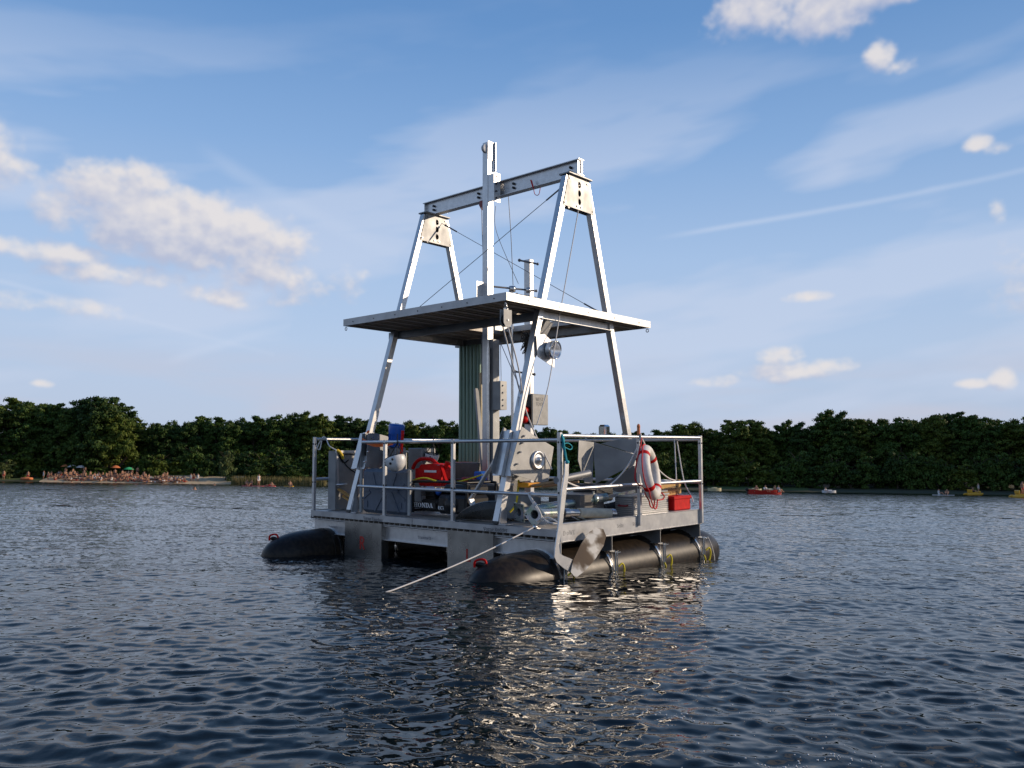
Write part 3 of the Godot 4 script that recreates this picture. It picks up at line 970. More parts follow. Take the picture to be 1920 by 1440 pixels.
func figures() -> void:
	var v := func(x, y, z): return Vector3(x, y, z)
	var head := func(m: Vector3) -> Array: return [[m, m + Vector3(0, 0.06, 0.01), 0.095, 0.098], [m + Vector3(0, -0.02, 0.09), m + Vector3(0, -0.06, 0.08), 0.03, 0.04], [m - Vector3(0, 0.2, 0.02), m, 0.06, 0.055]]
	var stand := [[v.call(0, 1.0, 0), v.call(0, 1.38, 0), 0.15, 0.16], [v.call(-0.18, 1.40, 0), v.call(0.18, 1.40, 0), 0.07, 0.07]]
	for s in [-1, 1]:
		stand += [[v.call(s * 0.09, 0.95, 0), v.call(s * 0.11, 0.5, 0.02), 0.10, 0.06], [v.call(s * 0.11, 0.5, 0.02), v.call(s * 0.12, 0.07, -0.02), 0.06, 0.04], [v.call(s * 0.12, 0.05, -0.03), v.call(s * 0.13, 0.04, 0.14), 0.045, 0.035],
			[v.call(s * 0.22, 1.38, 0), v.call(s * 0.27, 1.08, -0.02), 0.055, 0.04], [v.call(s * 0.27, 1.08, -0.02), v.call(s * 0.25, 0.82, 0.06), 0.04, 0.035], [v.call(s * 0.25, 0.82, 0.06), v.call(s * 0.245, 0.70, 0.09), 0.035, 0.025]]
	stand += head.call(v.call(0, 1.60, 0.01))
	var sit := [[v.call(0, 0.14, 0), v.call(0, 0.50, -0.04), 0.15, 0.15], [v.call(-0.18, 0.54, -0.04), v.call(0.18, 0.54, -0.04), 0.07, 0.07]]
	for s in [-1, 1]:
		sit += [[v.call(s * 0.10, 0.12, 0.02), v.call(s * 0.15, 0.34, 0.38), 0.10, 0.065], [v.call(s * 0.15, 0.34, 0.38), v.call(s * 0.14, 0.06, 0.68), 0.06, 0.04], [v.call(s * 0.14, 0.05, 0.68), v.call(s * 0.15, 0.04, 0.82), 0.045, 0.03],
			[v.call(s * 0.22, 0.52, -0.03), v.call(s * 0.26, 0.30, 0.14), 0.055, 0.04], [v.call(s * 0.26, 0.30, 0.14), v.call(s * 0.18, 0.33, 0.36), 0.04, 0.03]]
	sit += head.call(v.call(0, 0.74, -0.02))
	var lie := [[v.call(0, 0.15, 0), v.call(0.4, 0.15, 0), 0.14, 0.15]]
	for s in [-1, 1]:
		lie += [[v.call(-0.05, 0.13, s * 0.09), v.call(-0.48, 0.16, s * 0.12), 0.09, 0.06], [v.call(-0.48, 0.16, s * 0.12), v.call(-0.9, 0.08, s * 0.13), 0.06, 0.04], [v.call(0.4, 0.13, s * 0.2), v.call(0.1, 0.07, s * 0.28), 0.05, 0.035]]
	lie += [[v.call(0.62, 0.17, 0), v.call(0.70, 0.18, 0), 0.10, 0.10], [v.call(0.4, 0.15, 0), v.call(0.6, 0.16, 0), 0.06, 0.055]]
	for k in [["stand", stand, 0.055], ["sit", sit, 0.055], ["lie", lie, 0.06]]:
		for wear in [["red", Color(0.45, 0.04, 0.03)], ["dark", Color(0.03, 0.03, 0.05)], ["white", Color(0.7, 0.68, 0.64)], ["blue", Color(0.05, 0.12, 0.35)]]:
			var kind: String = k[0]
			var cloth: Color = wear[1]
			poses[kind + "_" + wear[0]] = body(k[1], k[2], func(p: Vector3) -> Color:
				if kind == "stand":
					if p.y > 1.66 or (p.y > 1.56 and p.z < -0.02): return HAIR
					if p.y > 0.72 and p.y < 1.0 and absf(p.x) < 0.22: return cloth
					if wear[0] == "white" and p.y > 1.0 and p.y < 1.42 and absf(p.x) < 0.2: return cloth
				elif kind == "sit":
					if p.y > 0.80 or (p.y > 0.7 and p.z < -0.06): return HAIR
					if p.y < 0.26 and p.z < 0.2: return cloth
					if wear[0] == "white" and p.y < 0.6 and p.z < 0.1: return cloth
				else:
					if p.x > 0.68: return HAIR
					if p.x > -0.2 and p.x < 0.08: return cloth
				return SKIN)

func person(pose: String, at: Vector3, turn: float, label: String, group := "") -> MeshInstance3D:
	var o := MeshInstance3D.new()
	o.name = numbered(self, "person")
	o.mesh = poses[pose]
	o.material_override = M.figure
	add_child(o, true)
	o.position = at
	o.rotation.y = turn
	tag(o, label, "person", group)
	return o

func hull(l: float, b: float, h: float, rise: float) -> MB:  # open boat shell with thickness, bow towards +x
	var m := MB.new()
	var n := 14
	var rings := []
	for i in n + 1:
		var t := float(i) / n
		var x := (t - 0.5) * l
		var half := b / 2.0 * pow(maxf(sin(PI * clampf(t * 0.86 + 0.12, 0.0, 1.0)), 0.0), 0.5) * (1.0 if t < 0.75 else sqrt(maxf(0.02, 1.0 - pow((t - 0.75) / 0.25, 2.0))))
		var top := h + rise * pow(absf(t - 0.45) * 1.8, 2.0)
		rings.append([Vector3(x, top, -half), Vector3(x, -0.12, -half * 0.75), Vector3(x, -0.12, half * 0.75), Vector3(x, top, half), Vector3(x, top, half - 0.06), Vector3(x, 0.02, half * 0.7), Vector3(x, 0.02, -half * 0.7), Vector3(x, top, -half + 0.06)])
	for i in n:
		for k in 8:
			var a: Vector3 = rings[i][k]
			var b2: Vector3 = rings[i][(k + 1) % 8]
			var c: Vector3 = rings[i + 1][(k + 1) % 8]
			var d: Vector3 = rings[i + 1][k]
			var out := ((a + b2) / 2.0 - Vector3(a.x, 0.25, 0))
			m.quad(a, b2, c, d, out if k < 3 else (Vector3.UP if k == 3 or k == 7 or k == 5 else -out))
	for i in [0, n]:
		m.quad(rings[i][0], rings[i][1], rings[i][2], rings[i][3], Vector3(-1 if i == 0 else 1, 0, 0))
	return m

func board(called: String, l: float, b: float, at: Vector3, turn: float, m: Material, label: String, category: String, group := "") -> void:
	var o := place(called, label, category, at, turn, group)
	var mb := MB.new()
	var top := PackedVector2Array()
	for i in 28:
		var a := TAU * i / 28.0
		top.append(Vector2(l / 2.0 * signf(cos(a)) * pow(absf(cos(a)), 0.8), b / 2.0 * signf(sin(a)) * pow(absf(sin(a)), 0.6)))
	mb.prism(top, Transform3D(Basis(Vector3.RIGHT, PI / 2), Vector3(0, 0.05, 0)), 0.12)
	obj("deck_board", mb, m, o)
	var fin := MB.new()
	fin.prism(PackedVector2Array([Vector2(0, 0), Vector2(0.22, 0), Vector2(0.02, -0.2)]), Transform3D(Basis.IDENTITY, Vector3(-l * 0.42, 0, 0)), 0.015)
	obj("fin", fin, m, o)

func boats() -> void:
	# red boat with its people
	var at := Vector3(32.2, 0.0, -107.0)
	var o := place("rowing_boat", "red open boat with four people right of the raft", "boat", at, 0.08)
	obj("hull", hull(4.3, 1.5, 0.52, 0.16), M.boat_red, o)
	var bench := MB.new()
	for x in [-1.1, 0.05, 1.1]: bench.box(Vector3(x - 0.14, 0.26, -0.6), Vector3(x + 0.14, 0.30, 0.6))
	obj("bench", bench, M.wood, o)
	var mot := MB.new()
	mot.rbox(Vector3(-2.5, 0.42, -0.16), Vector3(-2.14, 0.80, 0.16), 0.06)
	mot.box(Vector3(-2.36, -0.3, -0.06), Vector3(-2.24, 0.42, 0.06))
	obj("outboard_motor", mot, M.black_plastic, o)
	var cu := MB.new()
	cu.rbox(Vector3(0.3, 0.30, -0.45), Vector3(0.95, 0.75, 0.45), 0.1)
	obj("engine_cover", cu, M.boat_cream, o)
	for k in [[-1.1, "sit_red", "person with reddish clothes at the stern of the red boat"], [0.05, "sit_white", "person in white in the middle of the red boat"], [1.25, "sit_dark", "person in dark clothes towards the bow of the red boat"], [1.7, "sit_white", "person in white at the bow tip of the red boat"]]:
		person(k[1], at + Vector3(k[0], 0.28, 0.1), 0.3 + k[0], k[2])
	# pink paddle board with bathers
	at = Vector3(-38.2, 0.0, -125.5)
	board("paddle_board", 3.4, 0.9, at, 0.05, M.board_pink, "pink paddle board carrying three bathers left of the raft", "paddle board")
	person("sit_red", at + Vector3(-1.0, 0.1, 0), 0.6, "person in red sitting at the left end of the pink board")
	person("sit_dark", at + Vector3(-0.35, 0.1, -0.1), -0.4, "person in dark shorts kneeling in the middle of the pink board")
	person("stand_white", at + Vector3(0.75, 0.1, 0.05), 0.8, "person in white standing on the pink board")
	board("air_mattress", 1.7, 0.8, Vector3(-35.6, 0.0, -125.0), 0.1, M.board_pink, "small pink air mattress just right of the paddle board", "air mattress")
	person("lie_red", Vector3(-35.6, 0.08, -125.0), 0.1, "person lying on the small pink air mattress")
	person("sit_red", Vector3(-36.5, -0.15, -129.0), 0.4, "person sitting low in the water behind the air mattress")
	board("air_mattress", 1.6, 0.8, Vector3(-34.4, 0.0, -131.0), -0.2, M.boat_yellow, "yellow air mattress in front of the reeds", "air mattress")
	person("sit_blue", Vector3(-34.2, 0.05, -131.0), 0.5, "person sitting on the yellow air mattress")
	# white board on the right
	at = Vector3(64.8, 0.0, -126.5)
	board("paddle_board", 3.2, 0.85, at, -0.03, M.boat_white, "white paddle board with two people near the right edge", "paddle board")
	person("sit_white", at + Vector3(-0.65, 0.1, 0), 0.9, "person in white at the left end of the white board")
	person("sit_dark", at + Vector3(0.55, 0.1, 0), -0.6, "person in dark clothes at the right end of the white board")
	# yellow pedal boats
	for k in [[Vector3(77.0, 0, -140.5), 0.15, "yellow pedal boat with two people beyond the white paddle board"], [Vector3(64.6, 0, -106.5), -0.1, "yellow pedal boat cut off by the right edge of the photo"]]:
		var b := place("pedal_boat", k[2], "pedal boat", k[0], k[1], "")
		var h := MB.new()
		for s in [-0.5, 0.5]:
			h.tube([Vector3(-1.45, 0.12, s), Vector3(-1.2, 0.12, s), Vector3(0.9, 0.14, s), Vector3(1.4, 0.3, s)], [0.12, 0.26, 0.26, 0.1], 10)
		obj("float_hull", h, M.boat_yellow, b)
		var st := MB.new()
		st.rbox(Vector3(-0.7, 0.3, -0.6), Vector3(0.4, 0.5, 0.6), 0.05)
		st.rbox(Vector3(-0.75, 0.5, -0.6), Vector3(-0.6, 0.95, 0.6), 0.05)
		obj("seat", st, M.boat_yellow, b)
		var nose := MB.new()
		nose.rbox(Vector3(0.55, 0.3, -0.5), Vector3(1.1, 0.72, 0.5), 0.12)
		obj("pedal_box", nose, M.boat_yellow, b)
	person("sit_dark", Vector3(76.8, 0.48, -140.2), 1.2, "person in dark clothes sitting in the farther yellow pedal boat")
	person("stand_white", Vector3(77.9, 0.30, -140.6), 0.8, "person in white standing in the farther yellow pedal boat")
	person("stand_red", Vector3(64.5, 0.30, -106.4), 0.4, "person standing in the yellow pedal boat at the right edge")
	# craft drawn up on the right bank
	for k in [[Vector3(38.2, 0.15, -158.0), "boat_cream", "cream boat on the right bank, leftmost of the boats there"], [Vector3(45.0, 0.12, -155.5), "boat_cream", "cream boat drawn up on the right bank left of the red boat"], [Vector3(57.0, 0.0, -151.0), "boat_white", "small white boat moored under the dark right bank"]]:
		var b := place("small_boat", k[1 + 1], "boat", k[0], 0.2)
		obj("hull", hull(2.6, 1.1, 0.36, 0.12), M[k[1]], b)
		var se := MB.new()
		se.rbox(Vector3(-0.5, 0.15, -0.4), Vector3(0.3, 0.55, 0.4), 0.05)
		obj("seat", se, M[k[1]], b)
	person("sit_white", Vector3(56.3, 0.1, -151.0), 0.3, "person in white sitting in the small white boat")
	# swimmers
	for k in [[368, 919, 79.0, "swimmer's head and shoulders in open water left of the raft"], [405, 908, 135.0, "swimmer near the bank left of the reeds"], [137, 903, 150.0, "left of two swimmers in front of the beach"], [155, 904, 150.0, "right of two swimmers in front of the beach"]]:
		person("stand_dark", Vector3((k[0] - 960.0) / 1583.0 * k[2], -1.42, -k[2]), 0.7, k[3])

func beach_life() -> void:
	var g := RandomNumberGenerator.new()
	g.seed = 55
	var spot := func(px: float, off: float) -> Vector3:
		var t := 4.0
		for i in 700:
			t = 3.5 + i * 0.0125
			var q := inland(t, off)
			if q.x / -q.z >= (px - 960.0) / 1583.0: break
		var p := inland(t, off)
		p.y = ground_at(off) + 0.03 + (off * 0.09 if px > 91.0 and px < 356.0 else 0.0)
		return p
	for k in [[8, 3.0, "stand_red", "person in red shorts standing on the grass at the far left"], [51, 2.0, "stand_red", "person standing by the water at the left end of the beach"], [84, 4.0, "stand_white", "person in white standing at the left end of the sand"], [90, 1.5, "stand_red", "person with tanned skin standing at the waterline near the left end of the sand"],
		[360, 2.0, "stand_white", "left of three people standing on the bank right of the beach"], [365, 2.2, "stand_red", "middle of three people standing on the bank right of the beach"], [370, 2.0, "stand_white", "right of three people standing on the bank right of the beach"]]:
		person(k[2], spot.call(k[0], k[1]), g.randf_range(-0.6, 0.6), k[3])
	# the bathers on the sand read as one mass
	var parts := []
	for i in 300:
		var px := g.randf_range(95, 348)
		if g.randf() < 0.25: px = g.randf_range(200, 262)
		parts.append(Transform3D(Basis(Vector3.UP, g.randf() * TAU), spot.call(px, g.randf_range(0.6, 8.5) * (1.0 if px < 275 else 0.45))))
	var crowd := Node3D.new()
	crowd.name = "beach_crowd"
	add_child(crowd, true)
	tag(crowd, "dense crowd of sunbathers on the sand of the far left beach", "crowd", "", "stuff")
	var keys := ["sit_red", "sit_white", "sit_dark", "sit_blue", "lie_red", "lie_dark", "lie_white", "lie_blue", "sit_red", "lie_red", "stand_dark"]
	for k in keys.size():
		var mm := MultiMesh.new()
		mm.transform_format = MultiMesh.TRANSFORM_3D
		mm.mesh = poses[keys[k]]
		var mine := []
		for i in parts.size():
			if i % keys.size() == k: mine.append(parts[i])
		mm.instance_count = mine.size()
		for i in mine.size(): mm.set_instance_transform(i, mine[i])
		var mi := MultiMeshInstance3D.new()
		mi.name = numbered(crowd, "bathers")
		mi.multimesh = mm
		mi.material_override = M.figure
		mi.set_meta("kind", "stuff")
		crowd.add_child(mi, true)
	for k in [[123, 9.0, "cloth_orange", "orange parasol at the back of the beach"], [134, 8.5, "cloth_white", "white parasol at the back of the beach"], [152, 8.0, "cloth_white", "pale parasol in the middle of the beach"], [215, 8.5, "cloth_orange", "large orange parasol towards the right of the beach"], [241, 6.5, "cloth_green", "green parasol towards the right of the beach"], [52, 2.5, "cloth_orange", "orange inflatable lying at the left of the beach"]]:
		var at: Vector3 = spot.call(k[0], k[1])
		var o := place("parasol" if k[0] != 52 else "inflatable", k[3], "parasol" if k[0] != 52 else "inflatable", at)
		var m := MB.new()
		if k[0] != 52:
			m.lathe([Vector2(0.0, 1.95), Vector2(0.45, 1.85), Vector2(1.0, 1.45), Vector2(0.98, 1.42), Vector2(0.0, 1.9)], Transform3D.IDENTITY, 12)
			obj("canopy", m, M[k[2]], o)
			var p := MB.new()
			p.tube([Vector3(0, 0, 0), Vector3(0, 1.95, 0)], 0.03, 6)
			obj("pole", p, M.boat_white, o)
		else:
			var ring := []
			for i in 16: ring.append(Vector3(cos(TAU * i / 16) * 0.9, 0.25, sin(TAU * i / 16) * 0.6))
			m.tube(ring, 0.26, 8, true)
			obj("inflated_ring", m, M[k[2]], o)
	# blue shelter and pale sheds on the right bank
	var t: Vector3 = spot.call(1365, 14.0)
	var o := place("shelter", "small blue canopy shelter on the lawn of the right bank", "shelter", t)
	var c := MB.new()
	c.hexa([Vector3(-2.2, 2.1, -1.5), Vector3(2.2, 2.1, -1.5), Vector3(2.2, 2.1, 1.5), Vector3(-2.2, 2.1, 1.5), Vector3(-0.4, 2.9, -0.3), Vector3(0.4, 2.9, -0.3), Vector3(0.4, 2.9, 0.3), Vector3(-0.4, 2.9, 0.3)])
	obj("canopy", c, M.tent_blue, o)
	for k in [[-2.1, -1.4], [2.1, -1.4], [2.1, 1.4], [-2.1, 1.4]]:
		var p := MB.new()
		p.tube([Vector3(k[0], -0.2, k[1]), Vector3(k[0], 2.1, k[1])], 0.05, 6)
		obj("post", p, M.boat_white, o)
	for k in [[1556, 2.6, "pale shed half hidden under the trees of the right bank"], [1597, 1.4, "narrow pale shed right of the other shed on the right bank"]]:
		var at: Vector3 = spot.call(k[0], 12.0)
		var s := place("shed", k[2], "shed", at)
		var wl := MB.new()
		wl.box(Vector3(-k[1], -0.3, -1.5), Vector3(k[1], 2.3, 1.5))
		obj("wall", wl, M.grey_paint, s)
		var rf := MB.new()
		rf.hexa([Vector3(-k[1] - 0.2, 2.3, -1.8), Vector3(k[1] + 0.2, 2.3, -1.8), Vector3(k[1] + 0.2, 2.3, 1.8), Vector3(-k[1] - 0.2, 2.3, 1.8), Vector3(-k[1] - 0.2, 2.9, -0.1), Vector3(k[1] + 0.2, 2.9, -0.1), Vector3(k[1] + 0.2, 2.9, 0.1), Vector3(-k[1] - 0.2, 2.9, 0.1)])
		obj("roof", rf, M.cloth_white, s)
		var dr := MB.new()
		dr.box(Vector3(-0.4, -0.2, 1.5), Vector3(0.4, 1.9, 1.54))
		obj("door", dr, M.dark_steel, s)

# ---------------------------------------------------------------- the raft
func ibeam(p: Vector3, q: Vector3, h: float, b: float, t: float, up := Vector3.UP) -> MB:
	var m := MB.new()
	var d := (q - p).normalized()
	var y := (up - d * up.dot(d)).normalized()
	m.bar(p, q, t, h - 2 * t, y)
	for s in [-1, 1]:
		m.bar(p + y * s * (h / 2 - t / 2), q + y * s * (h / 2 - t / 2), b, t, y)
	return m

func ellipse(cx: float, cy: float, rx: float, ry: float, n := 14) -> PackedVector2Array:
	var e := PackedVector2Array()
	for i in n: e.append(Vector2(cx + rx * cos(TAU * i / n), cy + ry * sin(TAU * i / n)))
	return e

func in_u(u: float) -> Transform3D:  # polygons (v, w) in the plane of constant u
	return Transform3D(Basis(Vector3(0, 0, -1), Vector3(0, 1, 0), Vector3(1, 0, 0)), P(u, 0, 0))

func in_v(v: float) -> Transform3D:  # polygons (u, w) in the plane of constant v
	return Transform3D(Basis(Vector3(-1, 0, 0), Vector3(0, 1, 0), Vector3(0, 0, -1)), P(0, v, 0))

func in_w(w: float) -> Transform3D:  # polygons (u, v) level at height w
	return Transform3D(Basis(Vector3(-1, 0, 0), Vector3(0, 0, -1), Vector3(0, 1, 0)), P(0, 0, w))

func pv(a: Array) -> PackedVector2Array:
	var r := PackedVector2Array()
	for k in a: r.append(Vector2(k[0], k[1]))
	return r

func bolt(m: MB, at: Vector3, axis: Vector3, r := 0.011, l := 0.014) -> void:
	m.tube([at, at + axis * l], r, 6)

const LEGS := [[0.95, 0.06, 1.40], [0.95, 3.06, 1.83], [3.73, 0.06, 1.40], [3.73, 3.06, 1.83]]

func raft() -> void:
	var o := thing("work_raft", "aluminium work raft with tall gantry, raised platform and black tube floats", "raft", Vector3.ZERO)
	# floats with their domed ends
	for c in [[0.33, "near"], [4.22, "far"]]:
		var u: float = c[0]
		var prof := []
		for i in 17:
			var t := cos(PI / 2 * i / 16.0)
			prof.append(Vector2(0.34 * pow(maxf(1.0 - pow(t, 2.8), 0.0), 0.47), -0.86 * t))
		for i in 13:
			var a := PI / 2 * i / 12.0
			prof.append(Vector2(0.34 * cos(a), 3.4 + 0.72 * sin(a)))
		var m := MB.new()
		m.lathe(prof, Transform3D(Basis(Vector3(1, 0, 0), Vector3(0, 0, -1), Vector3(0, 1, 0)), P(u, -0.12, -0.58)), 40)
		var f := obj("float", m, M.float_skin, o)
		for v in [-0.06, 3.1]:
			var seam := MB.new()
			var ring := []
			for i in 40: ring.append(P(u + cos(TAU * i / 40) * 0.3405, v, -0.58 + sin(TAU * i / 40) * 0.3405))
			seam.tube(ring, 0.006, 5, true)
			obj("weld_seam", seam, M.float_skin, f)
		var hu := u + 0.09
		var h := MB.new()
		h.tube(bez([P(hu + 0.055, -0.80, -0.36), P(hu + 0.05, -0.80, -0.30), P(hu, -0.77, -0.275), P(hu - 0.05, -0.75, -0.285), P(hu - 0.06, -0.74, -0.33)], 4), 0.013, 8)
		obj("handle", h, M.red_plastic, f)
		var hb := MB.new()
		hb.prism(ellipse(0, 0, 0.075, 0.03, 12), Transform3D(Basis(Vector3(-1, 0, 0), Vector3(0, 0.75, 0.66), Vector3(0, -0.66, 0.75)), P(hu - 0.0, -0.765, -0.335)), 0.03)
		obj("handle_pad", hb, M.black_rubber, f)
	# cross beams that lie on the floats, each with a cradle, a clamp band, a tie rod and a yellow lashing over each float
	for v in [0.06, 1.02, 2.08, 3.08]:
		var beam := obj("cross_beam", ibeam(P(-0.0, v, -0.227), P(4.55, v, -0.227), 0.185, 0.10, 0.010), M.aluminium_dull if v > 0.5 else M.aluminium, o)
		for u in [0.33, 4.22]:
			var cr := MB.new()
			var poly := PackedVector2Array()
			poly.append(Vector2(u - 0.30, -0.325)); poly.append(Vector2(u + 0.30, -0.325)); poly.append(Vector2(u + 0.352, -0.62))
			for i in 17:
				var a := -0.1 + (PI + 0.2) * i / 16.0
				poly.append(Vector2(u + 0.344 * cos(a), -0.58 + 0.344 * sin(a)))
			poly.append(Vector2(u - 0.352, -0.62))
			if v > 0.5 or u > 1.0:
				cr.prism(poly, in_v(v + 0.03), 0.006)
				obj("cradle", cr, M.sheet_metal, beam)
			var bandm := MB.new()
			for i in 24:
				var a0 := TAU * i / 24
				var a1 := TAU * (i + 1) / 24
				var e0 := Vector3(-cos(a0), sin(a0), 0)
				var e1 := Vector3(-cos(a1), sin(a1), 0)
				var c0 := P(u, v - 0.03, -0.58)
				var dv := Vector3(0, 0, -0.035)
				bandm.t3(c0 + e0 * 0.348, c0 + e1 * 0.348, c0 + dv + e1 * 0.348, e0, e1, e1)
				bandm.t3(c0 + e0 * 0.348, c0 + dv + e1 * 0.348, c0 + dv + e0 * 0.348, e0, e1, e0)
				bandm.quad(c0 + e0 * 0.339, c0 + e1 * 0.339, c0 + e1 * 0.348, c0 + e0 * 0.348, Vector3(0, 0, 1))
			obj("clamp_band", bandm, M.stainless, beam)
			var rod := MB.new()
			var ru: float = u - 0.375 if u < 1.0 else u + 0.375
			rod.tube([P(ru, v, -0.31), P(ru, v, -0.66)], 0.011, 8)
			rod.tube([P(ru, v + 0.04, -0.31), P(ru, v + 0.04, -0.66)], 0.007, 8)
			rod.box(P(ru - 0.03, v - 0.05, -0.335), P(ru + 0.05, v + 0.07, -0.322))
			obj("tie_rod", rod, M.stainless, beam)
			if u < 1.0:
				var yl := MB.new()
				yl.tube(bez([P(ru - 0.03, v + 0.02, -0.49), P(ru - 0.05, v + 0.07, -0.46), P(ru - 0.055, v + 0.10, -0.53), P(ru - 0.04, v + 0.09, -0.62), P(ru - 0.03, v + 0.06, -0.66)], 4), 0.011, 8)
				yl.tube(bez([P(ru - 0.02, v - 0.02, -0.55), P(ru - 0.03, v + 0.0, -0.60), P(ru - 0.02, v + 0.01, -0.66)], 4), 0.010, 8)
				obj("lashing_strap", yl, M.strap_yellow, beam)
	# longitudinal bearers and the edge members
	obj("side_beam", ibeam(P(4.5, 0.12, -0.19), P(4.5, 3.05, -0.19), 0.11, 0.08, 0.008), M.aluminium_dull, o)
	for k in [[0.012, 2.36], [2.37, 4.56]]:
		var m := MB.new()
		m.box(P(k[0], -0.004, -0.080), P(k[1], 0.004, -0.003))
		m.box(P(k[0], 0.004, -0.010), P(k[1], 0.055, -0.003))
		obj("bow_edge", m, M.aluminium_grey, o)
	var lip := MB.new()
	lip.box(P(0.012, -0.008, -0.124), P(4.56, 0.05, -0.119))
	obj("bow_ledge", lip, M.aluminium, o)
	var side := MB.new()
	side.box(P(0.0, 0.0, -0.135), P(0.008, 3.13, 0.055))
	side.box(P(-0.004, 0.0, -0.140), P(0.06, 3.13, -0.132))
	side.box(P(-0.012, 0.0, 0.055), P(0.06, 3.13, 0.062))
	obj("starboard_edge", side, M.aluminium, o)
	for k in [[P(4.56, 0.0, -0.12), P(4.568, 3.13, 0.0)], [P(0.06, 3.12, -0.13), P(4.56, 3.128, 0.05)]]:
		box_part("edge_member", k[0], k[1], M.aluminium_dull, o)
	# hollow deck planks, their open ends showing under the bow edge
	var pm := MB.new()
	pm.box(P(0.0, 0.008, -0.014), P(0.104, 3.1, -0.010))
	pm.box(P(0.0, 0.008, -0.118), P(0.104, 3.1, -0.112))
	for u in [0.0, 0.098]: pm.box(P(u, 0.008, -0.112), P(u + 0.006, 3.1, -0.014))
	pm.box(P(0.006, 0.35, -0.112), P(0.098, 0.36, -0.014))
	var plank := pm.mesh()
	for i in 42: share("deck_plank", plank, M.aluminium_plank, o, Transform3D(Basis.IDENTITY, P(0.065 + i * 0.1065, 0, 0)))
	# dagger plates at the bow
	for k in [[0.935, 1.70, "L"], [2.95, 3.74, "R"]]:
		var m := MB.new()
		m.box(P(k[0], -0.018, -0.95), P(k[1], -0.010, -0.105))
		m.box(P(k[0], -0.018, -0.95), P(k[0] + 0.006, 0.10, -0.105))
		var pl := obj("dagger_plate", m, M.sheet_metal, o)
		pl.set_meta("label", "hanging metal plate with a red %s" % k[2])
		text(k[2], 0.175 if k[2] == "R" else 0.15, P(lerpf(k[0], k[1], 0.52 if k[2] == "R" else 0.54), -0.0195, -0.385), 0.0, M.sign_red, pl, "Droid Sans", true, 0.0, 0.85)
	# handwriting on the edges
	text("Vorne Taucher", 0.042, P(3.15, -0.0048, -0.057), 0.0, M.marker_ink, o, "Droid Serif", false, -0.03)
	text("Vorne Rudder", 0.042, P(0.92, -0.0048, -0.053), 0.0, M.marker_ink, o, "Droid Serif", false, 0.02)
	text("Seite", 0.045, P(-0.0005, 1.19, -0.035), PI / 2, M.marker_faint, o, "Droid Serif")
	text("Rudder", 0.045, P(-0.0005, 1.56, -0.03), PI / 2, M.marker_faint, o, "Droid Serif", false, 0.05)
	text("D oWE", 0.05, P(-0.0005, 0.20, -0.045), PI / 2, M.marker_faint, o, "Droid Serif")
	text("Traverse 1", 0.03, P(4.05, 0.0095, -0.215), 0.0, M.print_blue, o, "Droid Serif")
	text("Traverse 2", 0.035, P(2.15, 0.0095, -0.235), 0.0, M.print_blue, o, "Droid Serif")
	# rails
	for k in [[4.53, 0.02, -0.1, 1.05], [2.94, 0.02, 0.0, 0.995], [1.647, 0.02, 0.0, 0.995], [-0.02, 0.02, -0.13, 1.06], [-0.02, 1.58, -0.06, 1.045], [-0.02, 3.09, -0.13, 1.055], [4.53, 3.09, -0.1, 1.05], [2.4, 3.09, 0.0, 1.05]]:
		var m := MB.new()
		m.rbox(P(k[0] - 0.022, k[1] - 0.022, k[2]), P(k[0] + 0.022, k[1] + 0.022, k[3]), 0.004)
		var po := obj("rail_post", m, M.aluminium, o)
		var d := MB.new()
		for w in [0.95, 0.40]: bolt(d, P(k[0] - 0.022, k[1], w), Vector3(1, 0, 0), 0.012, 0.004)
		for w in [0.95, 0.40]: bolt(d, P(k[0], k[1] - 0.022, w), Vector3(0, 0, 1), 0.012, 0.004)
		obj("bolt", d, M.dark_steel, po)
		if k[2] == 0.0:
			var ft := MB.new()
			ft.box(P(k[0] - 0.06, k[1] - 0.03, 0.0), P(k[0] + 0.05, k[1] + 0.05, 0.008))
			obj("foot_plate", ft, M.aluminium, po)
	for k in [[P(3.42, 0.02, 0.97), P(2.96, 0.02, 0.97)], [P(2.92, 0.02, 0.97), P(1.67, 0.02, 0.97)], [P(1.62, 0.02, 0.97), P(0.0, 0.02, 0.975)], [P(3.50, 0.02, 0.372), P(2.96, 0.02, 0.37)], [P(2.92, 0.02, 0.37), P(1.67, 0.02, 0.37)], [P(1.62, 0.02, 0.37), P(0.0, 0.02, 0.37)],
		[P(-0.02, 0.04, 1.022), P(-0.02, 1.56, 1.022)], [P(-0.02, 1.60, 1.022), P(-0.02, 3.07, 1.025)], [P(-0.02, 0.04, 0.435), P(-0.02, 1.56, 0.442)], [P(-0.02, 1.60, 0.442), P(-0.02, 3.07, 0.437)],
		[P(4.53, 0.04, 1.02), P(4.53, 3.07, 1.02)], [P(4.53, 0.04, 0.44), P(4.53, 3.07, 0.44)], [P(0.0, 3.09, 1.0), P(2.38, 3.09, 1.0)], [P(2.42, 3.09, 1.0), P(4.51, 3.09, 1.0)], [P(0.0, 3.09, 0.42), P(2.38, 3.09, 0.42)], [P(2.42, 3.09, 0.42), P(4.51, 3.09, 0.42)]]:
		var m := MB.new()
		m.tube([k[0], k[1]], 0.021, 12)
		obj("rail", m, M.aluminium, o)
